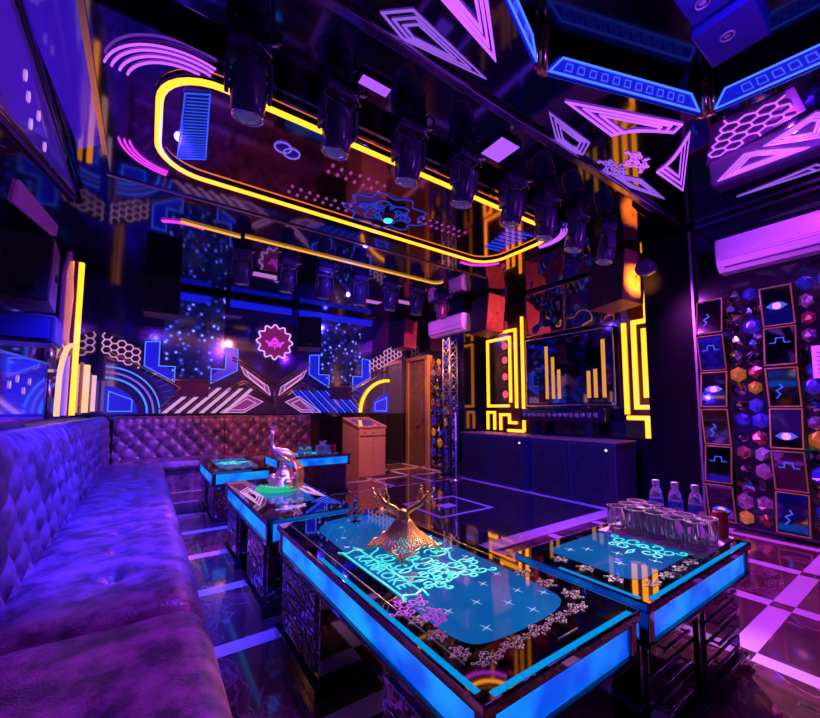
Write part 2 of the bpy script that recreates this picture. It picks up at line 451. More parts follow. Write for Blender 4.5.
mb = MB(); CL.plate(mb, q, .001, .006); mb.build('backing_panel', mat('violet lacquer panel', (.12,.03,.18), rough=.3), root)
hexlines(in_quad(q), .006, .055, (3.3,.65), CL, .012, PINK, root)
# scroll ornaments
def scrolls(pl, cx, cy, s, rot=0., sx=1., sy=1.):
    out = []
    def T(p):
        x, y = p; c, d = math.cos(rot), math.sin(rot)
        return (cx + s*sx*(x*c-y*d), cy + s*sy*(x*d+y*c))
    def spiral(x, y, r, a0, turn, n=14):
        return [T((x + r*(1-.75*i/n)*math.cos(math.radians(a0+turn*i/n)), y + r*(1-.75*i/n)*math.sin(math.radians(a0+turn*i/n)))) for i in range(n+1)]
    for k in (-1, 1):
        for (x, y, r, a, t) in ((.28,.1,.24,180,400),(.6,.0,.2,200,380),(.3,-.3,.2,90,-400),(.12,.45,.18,-90,380),(.55,-.38,.14,150,-360),(.85,.18,.13,220,350)):
            out.append((spiral(k*x, y, r, a if k > 0 else 180-a, t*k), False))
    for a in range(0, 360, 60):
        out.append(([T((.11*math.cos(math.radians(a+d))*(1+.3*math.cos(math.radians(d*4))), .11*math.sin(math.radians(a+d)))) for d in (-40,-20,0,20,40)], False))
    out.append(([T((.0,-.7)), T((.06,-.5)), T((0,-.35)), T((-.06,-.5))], True))
    out.append(([T((.0,.75)), T((.08,.55)), T((0,.4)), T((-.08,.55))], True))
    return out
for (x, y, lab, ro) in ((3.09,1.34,'pink scroll ornament of neon on ceiling, the one nearer the blue light panel', .3), (3.02,1.49,'violet scroll ornament of neon on ceiling, the one nearer the cross beam', 0.)):
    o = neon('scroll_light', lab, 'neon light', CL, scrolls(CL, x, y, .19, ro, 1.05, .55), .005, PINK if y < 1.4 else PINKD, 'scroll ornaments on the near ceiling')
# blue riser panels
def riser(a, b_, label, marks):
    A, B = Vector((a[0],a[1],0)), Vector((b_[0],b_[1],0)); u = (B-A).normalized(); L = (B-A).length
    n = Vector((u.y,-u.x,0)); 
    if n.dot(Vector((cxh,cyh,0))-A) < 0: n = -n
    pl = Pl(A + Vector((0,0,ZC)), u, (0,0,1), n)
    root = thing('blue_light_panel', label, 'light panel', pl.p(L/2,.02), group='blue light panels around the ceiling recess')
    q = [(.04,.012),(L-.04,.012),(L-.10,.125),(.14,.125)]
    mb = MB(); pl.plate(mb, q, .001, .012); mb.build('backing_panel', BLUEP, root)
    mb = MB(); pl.line(mb, inset(q,.95), .006, .016, True); mb.build('outline_tube', BLUE, root)
    mb = MB()
    for i in range(marks):
        x = .2 + (L-.42)*i/(marks-1)
        pl.line(mb, [(x-.025,.045),(x+.02,.045),(x+.03,.092),(x-.01,.092)], .0035, .016, True)
    mb.build('link_motif', mat('soft blue motif', (.02,.02,.1), emit=(.06,.12,1.), es=.8), root)
riser(HEX[0], HEX[1], 'short blue trapezoid light panel at the top edge of the photo above the gold bracket', 7)
riser(HEX[1], HEX[2], 'long blue trapezoid light panel with a row of link motifs above pink neon triangles', 11)
riser(HEX[3], HEX[2], 'blue trapezoid light panel at upper right above the hexagon lattice', 6)
# gold corner brackets of the recess
for i, lab in ((1,'gold corner bracket where the short and long blue light panels meet'), (2,'gold corner bracket between the long blue panel and the hexagon lattice')):
    x, y = HEX[i]; dx, dy = cxh-x, cyh-y; l = math.hypot(dx, dy); dx /= l; dy /= l
    mb = MB()
    mb.cyl((x+dx*.03, y+dy*.03, ZC-.02), (x+dx*.05, y+dy*.05, 3.335), .028, .028, 12)
    for k in (-1,1): mb.cyl((x+dx*.02-dy*.04*k, y+dy*.02+dx*.04*k, ZC-.012), (x+dx*.04-dy*.05*k, y+dy*.04+dx*.05*k, 3.335), .012, .012, 8)
    tag(mb.build('gold_bracket', GOLDT, origin=(x,y,ZC)), lab, 'bracket')
# speaker reflections in the recess, modelled as dark blue boxes
def recess_reflection_box(lo, hi, label, c):
    root = thing('ceiling_reflection_box', label, 'speaker reflection', ((lo[0]+hi[0])/2, (lo[1]+hi[1])/2, lo[2]), group='blue box reflections in the ceiling recess')
    MB().box(lo, hi, bev=.008).build('cabinet', mat('blue reflection box', (.03,.03,.5), rough=.25), root)
    mb = MB(); mb.tube([(c[0]+.03*math.cos(a*PI/8), c[1]+.03*math.sin(a*PI/8), lo[2]-.003) for a in range(16)], .004, 6, True); mb.ball((c[0],c[1],lo[2]), .016, sc=(1,1,.3)); mb.build('reflected_badge', mat('pale reflected badge', (.6,.55,.75), rough=.4), root)
recess_reflection_box((2.02,.46,3.20),(2.33,.70,3.339), 'dark blue speaker reflection built as a badged box in ceiling recess, smaller of pair', (2.22,.62))
recess_reflection_box((2.36,.46,3.17),(2.68,.72,3.339), 'dark blue speaker reflection built as a box in ceiling recess, larger of the pair', (2.5,.60))

# ------------------------------------------------------------------ ceiling lights of the cross zone and tray
def ceil_panel(q, label):
    root = thing('ceiling_light', label, 'ceiling light', CL.p(*[sum(p[k] for p in q)/4 for k in (0,1)]), group='square ceiling lights')
    mb = MB(); CL.plate(mb, q, .001, .03); mb.build('frame', BLK, root)
    mb = MB(); CL.plate(mb, inset(q,.93), .028, .034); mb.build('diffuser', VIOP, root)
ceil_panel([(1.97,1.72),(2.17,1.72),(2.17,1.94),(1.97,1.94)], 'square violet ceiling light between the lamp row and the neon ceiling')
o = ceil_panel([(.93,1.83),(1.13,1.83),(1.13,1.90),(.93,1.90)], 'narrow violet ceiling light above the second lamp of the near row')
tray = MB(); tray.prism([(x,y,ZS-.001) for x, y in rrect(-.27,2.17,3.66,3.50,.38)], (0,0,-.02))
struct(tray.build('ceiling_tray', mat('wine mirror tray', (.28,.16,.30), rough=.06, metal=1.)))
CT = Pl((0,0,ZS-.021), (1,0,0), (0,1,0), (0,0,-1))
root = thing('yellow_light_ring', 'long rounded ring of yellow neon on the dropped ceiling tray behind the lamps', 'neon light', CT.p(1.7,2.75))
ring = rrect(-.02,2.25,3.42,3.27,.3)
mb = MB(); CT.line(mb, ring, .021, .022, True, 8); mb.build('light_tube', YEL, root)
mb = MB(); CT.line(mb, ring, .03, .003, True, 6); mb.build('channel', BLK, root)
G2 = 'magenta arcs outside the yellow ceiling ring'
def arcs(label, cx, cy, radii, a0, a1, m=MAG, pl=CT, name='magenta_arc', g=G2, r=.008, ry=1.):
    ls = []
    for k, rr in enumerate(radii): ls.append((arc(cx, cy, rr, a0, a1, 16, rr*ry), False))
    return neon(name, label, 'neon light', pl, ls, r, m, g)
arcs('triple pink arc on ceiling above the left end of the yellow ring', .12, 2.55, (.30,.335,.37,.40), 195, 285, PINK, r=.006)
arcs('dim magenta arc on ceiling below the left end of the yellow ring', .10, 3.08, (.28,.31,.34), 100, 175, MAG, r=.007)
arcs('magenta arc on ceiling at the far right bend of the yellow ring', 3.18, 3.05, (.36,.385), 20, 100, MAG)
arcs('pink double arc on ceiling at the near right bend of the yellow ring', 3.22, 2.48, (.32,.345,.37), -60, 20, PINK, r=.007)
# ladder panel inside the ring
root = thing('ladder_light', 'blue ladder-striped light panel at the left end inside the yellow ring', 'light panel', CT.p(.2,2.75))
q = [(.10,2.43),(.22,2.36),(.27,3.02),(.10,3.12)]
mb = MB(); CT.plate(mb, q, .001, .006); mb.build('backing_panel', BLUED, root)
mb = MB(); CT.line(mb, q, .005, .01, True)
for i in range(1, 22):
    t = i/22; CT.line(mb, [(.11, 2.43+.68*t), (.22+.045*t, 2.37+.65*t)], .003, .009)
mb.build('ladder_tubes', mat('mid blue neon', (.02,.02,.1), emit=(.02,.09,.9), es=.9), root)
# round motifs and scroll on tray
def loop(cx, cy, r, n=20, k=0, amp=0, sx=1.): return [(cx+sx*(r+amp*math.cos(k*2*PI*i/n*1.))*math.cos(2*PI*i/n), cy+(r+amp*math.cos(k*2*PI*i/n))*math.sin(2*PI*i/n)) for i in range(n)]
root = neon('ring_motif', 'two overlapping blue and pink neon rings on the ceiling tray', 'neon light', CT, [(loop(.70,2.58,.055),True),(loop(.77,2.61,.055),True)], .006, mat('violet blue neon', (.02,.02,.05), emit=(.25,.12,1.), es=.8))
mb = MB(); CT.plate(mb, loop(.70,2.58,.04), .001, .005); CT.plate(mb, loop(.77,2.61,.04), .001, .0055); mb.build('ring_core', BLUED, root)
cl = [(loop(1.75,2.93,.27,72,9,.035,1.35),True),(loop(1.75,2.93,.16,60,6,.03,1.4),True)] + scrolls(CT,1.75,2.93,.22,0,1.3,.9)
root = neon('blue_rosette', 'blue cloud-shaped scroll rosette of neon in the middle of the ceiling tray', 'neon light', CT, cl, .005, mat('deep blue neon', (.02,.02,.1), emit=(.02,.06,.8), es=.6))
root = thing('projector_lamp', 'round lamp glowing cyan in the centre of the blue ceiling rosette', 'lamp', CT.p(1.78,2.95))
mb = MB(); mb.lathe([(.07,0),(.07,-.03),(.05,-.06)], CT.p(1.78,2.95), 16); mb.build('housing', BLK, root)
mb = MB(); mb.lathe([(.046,-.058),(.04,-.07),(.01,-.075)], CT.p(1.78,2.95), 16); mb.build('lens', glow('cyan lamp lens', (.05,.7,1.), 1.2), root)
# dashes of reflected colour painted as small glowing plates
dm = mat('magenta reflection', (.1,.02,.08), emit=(.55,.06,.5), es=.5)
for (cx, cy, n, lab) in ((1.33,2.62,7,'magenta dash reflections painted on ceiling tray left of the blue rosette, nearer the lamps'),(1.2,3.06,8,'magenta dash reflections painted on ceiling tray left of the blue rosette, farther from the lamps'),(2.4,2.86,8,'magenta dash reflections painted on ceiling tray right of the blue rosette')):
    root = thing('dash_reflections', lab, 'light strip', CT.p(cx,cy), group='dash reflections on the ceiling tray')
    for i in range(n):
        for j in range(2):
            mb = MB(); x = cx+(i-n/2)*.075; y = cy+(j-.5)*.09+random.uniform(-.01,.01)
            CT.plate(mb, [(x-.012,y-.022),(x+.012,y-.012),(x+.012,y+.022),(x-.012,y+.012)], .001, .005); mb.build('reflection_dash', dm, root)
root = thing('fan_light', 'blue fan-striped light panel at the right end inside the yellow ring', 'light panel', CT.p(3.1,2.85))
mb = MB()
for i in range(7): CT.line(mb, [(2.92+.02*i, 2.52+.07*i), (3.25, 2.46+.075*i)], .007, .01)
mb.build('fan_tubes', mat('fan blue neon', (.02,.02,.1), emit=(.01,.05,1.), es=.9), root)
# far ceiling line lamp with its arc
root = thing('line_light', 'thin yellow light line on the far ceiling between the two lamp rows', 'neon light', CL.p(1.85,4.48))
for x0, x1 in ((.2,.78),(.82,3.5)):
    mb = MB(); CL.line(mb, [(x0,4.46),(x1,4.50)], .012, .014, n=8); mb.build('light_tube', YELD, root)
mb = MB(); CL.line(mb, arc(3.5,4.38,.12,90,0,8), .012, .014); mb.build('bend_tube', YELD, root)
arcs('short magenta tube on far ceiling at the left end of the yellow line', .28, 4.9, (.40,.42), 235, 290, MAG, CL, r=.012, g='magenta arcs on the far ceiling')
# violet light on wall and ceiling at upper left, painted as glowing sheets
VL = mat('painted violet glow', (.10,.03,.30), rough=.12, emit=(.09,.012,.42), es=.35, coat=1.)
q = [(1.5,2.22),(2.36,2.48),(4.42,3.03),(3.55,3.06),(2.45,3.06),(1.5,3.06)]
root = thing('violet_glow_panel', 'slanted panel with painted violet glow high on left wall', 'light panel', LW.p(2.9,2.7))
mb = MB(); LW.plate(mb, q, .001, .03); mb.build('violet_glow_sheet', VL, root)
mb = MB(); LW.line(mb, q[:3], .016, .03); mb.build('lower_edging', GOLDT, root)
mb = MB(); LW.line(mb, q[2:], .028, .03); mb.build('upper_edging', BLK, root)
dotm = glow('pale violet dot', (.7,.35,.9), .8)
for (y, z) in ((2.62,2.86),(2.70,2.80),(2.92,2.84),(2.78,2.70),(3.1,2.76)): MB().ball(LW.p(y,z,.034), .022, sc=(.2,.7,1.5)).build('reflection_dot', dotm, root)  # reflected lamps painted as glowing dots on the violet sheet
root = thing('violet_glow_panel', 'violet reflection painted as a panel on ceiling at upper left, beside the dropped tray', 'light panel', CL.p(-.45,2.3))
q = [(-.57,1.7),(-.36,1.7),(-.36,3.45),(-.5,3.6),(-.57,2.6)]
mb = MB(); CL.plate(mb, q, .001, .02); mb.build('violet_glow_sheet', mat('painted violet reflection', (.05,.02,.3), rough=.12, emit=(.035,.005,.5), es=.6, coat=1.), root)
# ------------------------------------------------------------------ back wall lights (x, z on the wall)
SVL = mat('soft violet line', (.02,.02,.1), emit=(.10,.10,.8), es=.6)
BC = 1.88                                              # axis of the symmetrical design
def mx(pts, s): return pts if s < 0 else [(2*BC-x, z) for x, z in pts]
SIDE = {-1:'left', 1:'right'}
GB = 'back wall light panels'
# starry crystal panels
for s, w in ((-1,'over the blue brackets nearer the left wall'), (1,'over the blue brackets nearer the brown door')):
    root = thing('crystal_wall_light', 'tall blue crystal panel with light dots ' + w, 'light panel', BW.p(*mx([(.6,1.7)],s)[0]), group='crystal panels on the back wall')
    mb = MB(); BW.plate(mb, mx([(.16,1.9),(.16,3.02),(1.02,3.02),(1.02,1.9),(.82,1.68),(.36,1.68)],s), .001, .012); mb.build('crystal_sheet', STARM, root)
    mb = MB(); BW.line(mb, mx([(.3,1.7),(.3,1.62),(.9,1.62),(.9,1.7)],s), .012, .02); mb.build('lower_trim', GOLDT, root)
    mb = MB(); BW.plate(mb, mx([(.36,1.36),(.36,1.60),(.82,1.60),(.82,1.36)],s), .001, .03); mb.build('plinth_box', mat('violet box', (.08,.02,.12), rough=.25), root)
    for t, a, b_ in ((-1,'outer','left' if s<0 else 'right'), (1,'inner','')):
        pts = [(-.07,2.2),(.12,2.22),(.12,1.83),(.34,1.83),(.34,1.58),(-.07,1.82)]
        if t > 0: pts = [(1.18-x, z) for x, z in pts]
        pts = mx(pts, s)
        o = neon('angle_bracket_light', 'blue angular bracket light panel on back wall, %s one of the %s pair' % (a, 'left' if s < 0 else 'right'), 'light panel', BW, [(inset(pts,.97),True)], .008, BLUE, 'blue bracket lights on the back wall', back=pts, backm=BLUEP, h=.016)
    # slanted stripes
    root = thing('stripe_panel', ('panel of pale pink slanted stripes low on back wall above the long bench' if s < 0 else 'panel of blue slanted stripes low on back wall above the lectern'), 'light panel', BW.p(*mx([(.8,1.25)],s)[0]))
    mb = MB()
    for i in range(6):
        x = .18+.17*i
        BW.plate(mb, mx([(x,1.1),(x+.07,1.1),(x+.50,1.52),(x+.43,1.52)],s), .002, .014)
    mb.build('slanted_stripes', PALE if s < 0 else BLUEP, root)
    mb = MB()
    for i in range(7):
        x = .14+.17*i
        BW.line(mb, mx([(x,1.1),(x+.43,1.52)],s), .006, .014)
    mb.build('stripe_trim', GOLDT if s < 0 else BLUE, root)
    # wings
    for k, (pts, lab) in enumerate((([(1.28,1.92),(1.36,1.76),(1.82,1.40),(1.78,1.56)],'upper'),([(.98,1.1),(1.38,1.1),(1.70,1.30),(1.44,1.42)],'lower'))):
        pts = mx(pts, s)
        neon('wing_light', 'pink %s wing light panel on back wall, %s side of the middle seam' % (lab, SIDE[s]), 'light panel', BW, [(inset(pts,.93),True),(inset(pts,.6),True)], .008, PALE, 'wing lights on the back wall', back=pts, backm=mat('dim pink panel', (.1,.02,.1), emit=(.4,.05,.4), es=.35), h=.016)
    # chevron trims
    mb = MB()
    for d in (0,.05): BW.line(mb, mx([(1.16,2.0+d),(1.30,1.95+d),(1.87,1.58+d)],s), .012, .02); BW.line(mb, mx([(1.10,1.52-d),(1.36,1.66-d),(1.87,1.33-d)],s), .010, .02)
    BW.line(mb, mx([(-.5,2.0),(-.06,1.78),(.42,1.5),(.1,1.1)],s), .014, .02)
    o = tag(mb.build('chevron_trim', GOLDT, origin=BW.p(*mx([(1.5,1.6)],s)[0])), 'gold chevron trim lines on %s half of back wall' % SIDE[s], 'wall trim')
    # quarter arcs at the bottom corners
    c0 = -.52
    root = thing('quarter_arc_light', ('blue quarter-arc light panel low in left corner of back wall' if s < 0 else 'blue panel under yellow quarter-arc neon low in right corner of back wall beside the door'), 'light panel', BW.p(*mx([(-.2,1.3)],s)[0]))
    mb = MB(); BW.plate(mb, mx([(c0,1.1)] + [(c0+x, 1.1+z) for x, z in arc(0,0,.40,0,90,10)],s), .001, .01); mb.build('backing_panel', BLUEP, root)
    if s < 0:
        for k, rr in enumerate((.52,.60,.68)):
            mb = MB(); BW.line(mb, [(c0+x,1.1+z) for x, z in arc(0,0,rr,0,90,14)], .016 if k < 2 else .012, .02); mb.build('arc_tube', [BLUE, mat('lilac neon', (.02,.02,.1), emit=(.2,.12,.9), es=.8), BLUE][k], root)
    else:
        mb = MB(); BW.line(mb, mx([(c0+x,1.1+z) for x, z in arc(0,0,.68,0,90,16)],s), .032, .03, n=8); mb.build('arc_tube', YEL, root)
    mb = MB(); BW.line(mb, mx([(c0+.05,1.13),(c0+.33,1.13),(c0+.33,1.3),(c0+.05,1.42)],s), .008, .015, True); mb.build('inner_outline', BLUE, root)
    # striped sector
    root = thing('striped_sector', 'dim blue striped wedge panel on back wall beside the %s quarter arc' % SIDE[s], 'light panel', BW.p(*mx([(.1,1.5)],s)[0]))
    mb = MB(); BW.plate(mb, mx([(c0,1.9),(-.1,1.74),(.38,1.5),(.22,1.1)] + [(c0+x,1.1+z) for x, z in arc(0,0,.74,0,90,8)],s), .001, .006); mb.build('backing_panel', BLUED, root)
    for i in range(12):
        mb = MB(); a = math.radians(4+i*7); r1 = .90 - .16*math.sin(2*a)*0 ; x = c0+.77*math.cos(a); z = 1.1+.77*math.sin(a)
        BW.line(mb, mx([(x,z),(c0+.92*math.cos(a),1.1+.86*math.sin(a))],s), .004, .009); mb.build('stripe_tube', SVL, root)
    # hexagon lattice bands
    q = mx([(-.6,2.30),(-.10,2.10),(-.10,1.72),(-.6,1.98)] if s < 0 else [(-.9,2.75),(.0,2.16),(.0,1.86),(-.9,2.35)], s)
    root = thing('lattice_light', 'pink hexagon lattice light at %s end of back wall above the quarter arc' % SIDE[s], 'light panel', BW.p(*q[1]))
    mb = MB(); BW.plate(mb, q, .001, .006); mb.build('backing_panel', mat('wine panel', (.1,.02,.08), rough=.3), root)
    hexlines(in_quad(q), .009, .058, (sum(p[0] for p in q)/4, sum(p[1] for p in q)/4), BW, .012, PALE, root)
# middle seam and emblem
root = thing('emblem_light', 'pink gear-shaped emblem light on back wall in the middle', 'neon sign', BW.p(1.86,2.36))
gear = []
for i in range(96):
    a = 2*PI*i/96; r = .29+.03*math.cos(12*a); gear.append((1.86+r*math.cos(a), 2.38+r*math.sin(a)))
mb = MB(); BW.plate(mb, gear, .001, .015); mb.build('backing_disc', mat('dim rose disc', (.1,.01,.08), emit=(.5,.03,.25), es=.3), root)
mb = MB(); BW.line(mb, gear, .013, .022, True); mb.build('gear_outline', mat('lilac pink neon', (.02,.02,.02), emit=(.75,.35,1.), es=1.1), root)
mb = MB()
for l, c in scrolls(BW, 1.86, 2.36, .17, 0, 1., .8): BW.line(mb, l, .010, .02, c)
mb.build('scroll_ornament', MAG, root)
mb = MB(); BW.line(mb, [(BC,1.1),(BC+.02,1.25),(BC,1.4),(BC,1.58)], .012, .02)
tag(mb.build('seam_trim', CHR, origin=BW.p(BC,1.3)), 'short chrome trim up the middle seam of back wall', 'wall trim')
# blue cove under the back ceiling
root = thing('cove_light', 'long blue glowing cove light along the top of back wall', 'light strip', BW.p(1.9,2.95))
MB().box((-.1,YB-.10,3.03),(3.9,YB-.001,3.098)).build('cove_box', BLK, root)
for x0, x1 in ((-.1,.8),(1.1,2.15),(2.3,3.85)):
    mb = MB(); BW.plate(mb, [(x0,2.92),(x1,2.92),(x1,3.028),(x0,3.028)], .001, .02); mb.build('glow_panel', BLUEP, root)
# small pink glowing panels under the far ceiling
for (x, y, lab) in ((1.35,5.6,'small pink glowing ceiling panel behind the far lamp row, at the middle'),(3.2,5.9,'small pink glowing ceiling panel behind the far lamp row, above the lectern'),(3.75,5.6,'small pink glowing ceiling panel nearest the small air conditioner')):
    root = thing('pink_panel', lab, 'ceiling light', CL.p(x,y), group='small pink panels on the far ceiling')
    mb = MB(); CL.plate(mb, [(x-.2,y-.09),(x+.2,y-.09),(x+.2,y+.09),(x-.2,y+.09)], .001, .02); mb.build('diffuser', mat('pink glowing sheet', (.2,.1,.2), emit=(.75,.22,.85), es=.55), root)  # plain pink glowing sheet
    mb = MB(); CL.line(mb, [(x-.21,y-.1),(x+.21,y-.1),(x+.21,y+.1),(x-.21,y+.1)], .012, .01, True); mb.build('frame', BLK, root)
# black skirting panel of the back wall beside the bench
struct(MB().box((XL,YB-.03,0),(XR,YB-.001,1.08)).build('trim_8', BLK))

# ------------------------------------------------------------------ left wall
def yel_tube(y, z0, z1, r, label, m=YEL):
    root = thing('yellow_tube_light', label, 'neon light', LW.p(y, z0), group='upright yellow tubes on the left wall')
    mb = MB(); LW.line(mb, [(y,z0),(y,z1)], r, .03, n=8); mb.build('light_tube', m, root)
    mb = MB(); LW.plate(mb, [(y-r*1.6,z0-.02),(y+r*1.6,z0-.02),(y+r*1.6,z1+.02),(y-r*1.6,z1+.02)], .001, .016); mb.build('channel', GOLDT, root)
yel_tube(4.80,1.10,2.58,.027,'tall upright yellow neon tube on left wall, taller than its two neighbours')
yel_tube(5.62,1.12,1.66,.04,'short pale tube light on left wall beside the tall yellow one', mat('warm pale neon',(.02,.02,.02),emit=(1.,.5,.25),es=1.1))
yel_tube(6.42,1.13,1.6,.03,'short lilac tube light on left wall nearest the back corner', mat('pale lilac neon',(.02,.02,.02),emit=(.9,.5,.6),es=.9))
root = thing('arch_reflection', 'yellow white arch reflection modelled as a tube on left wall, curving up to the tall tube', 'neon light', LW.p(4.2,1.1))  # reflection of the back wall arc, built as a glowing tube
mb = MB(); LW.line(mb, [(4.08,1.1),(4.09,1.3)] + [(4.72-.63*math.cos(math.radians(a)), 1.35+.4*math.sin(math.radians(a))) for a in range(0,91,10)], .019, .03, n=8); mb.build('light_tube', mat('cream arch reflection',(.02,.02,.02),emit=(1.,.55,.3),es=1.0), root)
mb = MB(); LW.plate(mb, [(4.25,1.1),(4.7,1.1),(4.7,1.66),(4.45,1.6),(4.25,1.4)], .001, .01); mb.build('backing_panel', BLUEP, root)
root = thing('wall_panel', 'low blue glossy panel with gold frame on left wall above the sofa back', 'wall panel', LW.p(2.6,1.2))
mb = MB(); LW.plate(mb, [(1.5,1.09),(3.66,1.09),(3.66,1.47),(1.5,1.38)], .001, .03); mb.build('glossy_sheet', mat('blue glossy panel', (.02,.02,.25), rough=.08, emit=(.008,.008,.30), es=.5, coat=1.), root)
mb = MB(); mb.tube([LW.p(3.72,1.09,.03),LW.p(3.72,1.42,.03)], .022, 8); mb.tube([LW.p(3.66,1.44,.03),LW.p(3.66,1.62,.03)], .04, 8); mb.build('gold_frame', GOLDT, root)
dotm = glow('pale red dot', (.7,.35,.6), .8)
for y, z in ((2.78,1.28),(2.92,1.32),(3.06,1.26),(3.18,1.32)): MB().ball(LW.p(y,z,.034), .014, sc=(.2,.8,1.6)).build('reflection_dot', dotm, root)  # small lamp reflections painted as glowing dots
mb = MB(); LW.line(mb, [(1.5,1.385),(3.66,1.475)], .008, .03); mb.build('upper_edging', mat('lit blue edging',(.05,.05,.2),emit=(.05,.08,.7),es=.6), root)
for (q, lab) in (([(4.22,1.75),(4.5,1.72),(4.62,2.2),(4.4,2.55),(4.2,2.3)],'narrow magenta crystal panel on left wall beside the tall yellow tube'),([(2.7,2.22),(3.7,2.42),(3.75,2.52),(2.75,2.36)],'magenta crystal strip on left wall above the loudspeaker')):
    root = thing('crystal_strip', lab, 'light panel', LW.p(*q[0]))
    mb = MB(); LW.plate(mb, q, .001, .015); mb.build('crystal_sheet', mat('magenta crystal', (.4,.1,.45), rough=.2, metal=1., emit=(.30,.03,.45), es=.22, bump=1., bscale=45), root)

# ------------------------------------------------------------------ right wall: mirror mosaic and framed mirror tiles
def facets(pl, a0, a1, b0, b1, step, name, label, holes=(), m=MIRB, amp=.5, tall=1.):
    mb = MB(); rnd = random.Random(3)
    nx = int((a1-a0)/step); nz = int((b1-b0)/(step*tall))
    for i in range(nx):
        for j in range(nz):
            cx = a0+(i+.5)*(a1-a0)/nx; cz = b0+(j+.5)*(b1-b0)/nz
            if any(h[0]-step*.4 < cx < h[1]+step*.4 and h[2] < cz < h[3] for h in holes): continue
            k_ = rnd.uniform(.75,1.15); cx += rnd.uniform(-.1,.1)*step; cz += rnd.uniform(-.1,.1)*step; rx = step*.5*k_; rz_ = step*tall*.5*k_
            ox = rnd.uniform(-.4,.4)*rx; oz = rnd.uniform(-.4,.4)*rz_
            pts = [pl.p(cx+rx*math.cos(PI/3*k+.52), cz+rz_*math.sin(PI/3*k+.52), .004) for k in range(6)]
            ti = [pl.p(cx+ox+rx*.5*math.cos(PI/3*k+.52), cz+oz+rz_*.5*math.sin(PI/3*k+.52), .022+rnd.uniform(0,.02)) for k in range(6)]
            mb.cur = rnd.choice((0,0,0,0,1,1,2,2,3,4))
            mb.add(pts+ti, [[k,(k+1)%6,6+(k+1)%6,6+k] for k in range(6)] + [[6,7,8,9,10,11]])
    o = mb.build(name, [m]+FACM, origin=pl.p((a0+a1)/2, b0))
    return tag(o, label, 'mirror mosaic')
FACM = [mat('blue reflection facet', (.12,.12,.95), rough=.18, metal=.9, emit=(.02,.03,.8), es=.10), mat('brown rose reflection facet', (.75,.32,.22), rough=.2, metal=.9), mat('amber reflection facet', (1.,.6,.08), rough=.2, metal=.85, emit=(1.,.4,.02), es=.12), mat('pale reflection facet', (.9,.8,.95), rough=.16, metal=.9)]  # reflected colours put into the mirror facets, two with a faint glow
tilesA = (1.32,1.53); tilesB = (.81,1.02)
MIRF = mat('dark mirror facets', (.42,.34,.46), rough=.07, metal=1.)
facets(RW, 1.035, 1.31, .06, 2.34, .13, 'mirror_mosaic', 'faceted mirror pieces between the two columns of framed mirror tiles', m=MIRF, tall=1.1)
facets(RW, -.2, .80, .06, 2.34, .135, 'mirror_mosaic', 'faceted mirror pieces at the right edge, right of the framed tiles', m=MIRF, tall=1.1)
edge = [mat('rose lit tile frame', (.14,.06,.05), rough=.3, emit=(.45,.10,.05), es=.2), mat('amber lit tile frame', (.14,.07,.04), rough=.3, emit=(.55,.14,.04), es=.25)]
REFB = mat('painted blue reflection', (.02,.04,.2), emit=(.02,.12,.9), es=.7); REFO = mat('painted orange white reflection', (.8,.5,.3), emit=(1.,.35,.15), es=.7)  # reflections on the mirror tiles, painted as small glowing shapes
tile_names = ['top','second from top','third from top','fourth from top','fifth from top','lowest']
for (y0,y1), cn in ((tilesA,'left column beside the black pilaster'), (tilesB,'right column below the big air conditioner')):
    for k in range(6):
        zc = 2.28 - .372*k - .18
        root = thing('mirror_tile', 'framed tilted mirror tile, %s in the %s' % (tile_names[k], cn), 'mirror tile', (XR, (y0+y1)/2, zc), group='framed mirror tiles on the right wall')
        tilt = math.radians(9 if k % 2 == 0 else -9)
        if (y0,y1) == tilesB: tilt = -tilt
        R = Matrix.Rotation(tilt, 3, 'Y'); w = (y1-y0)/2; h = .175
        c = Vector((-.045,0,0))
        mb = MB(); mb.box((-.012,-w+.012,-h+.012),(.012,w-.012,h-.012)); mb.v = [c + R @ v for v in mb.v]; loc_build(mb, 'mirror_plate', MIR if k % 3 else SCREEN, root)
        mb = MB(); q4 = [c + R @ Vector((-.012,y,z)) for y, z in ((-w,-h),(w,-h),(w,h),(-w,h))]; mb.tube(q4, .0062, 6, True, up=R @ Vector((-1,0,0))); loc_build(mb, 'lit_frame', edge[(k//2) % 2], root)
        mb = MB(); mb.box((-.03,-.05,-.1),(-.001,.05,.1)); loc_build(mb, 'mount', BLKM, root)
        T = Pl(c, R @ Vector((0,1,0)), R @ Vector((0,0,1)), R @ Vector((-1,0,0)))
        if (k + (0 if (y0,y1) == tilesB else 1)) % 3 == 0:
            zz = -.07 if k % 2 else .0; a = MB(); T.plate(a, [(.075,zz),(.03,zz+.035),(-.03,zz+.035),(-.075,zz),(-.03,zz-.03),(.03,zz-.03)], .012, .0125); loc_build(a, 'blue_reflection', REFB, root)
            a = MB(); T.plate(a, loop(0,zz,.03), .0126, .0131); loc_build(a, 'orange_reflection', REFO, root)
        elif k % 3 == 1:
            a = MB(); T.line(a, [(.07,.03),(.03,.03),(.025,.075),(-.025,.075),(-.03,.03),(-.07,.03)], .005, .012); loc_build(a, 'blue_reflection', REFB, root)
        else:
            a = MB(); T.line(a, [(.05,-.10),(.02,-.06),(.045,-.03),(.0,.0),(.02,.03)], .006, .012); loc_build(a, 'blue_reflection', REFB, root)
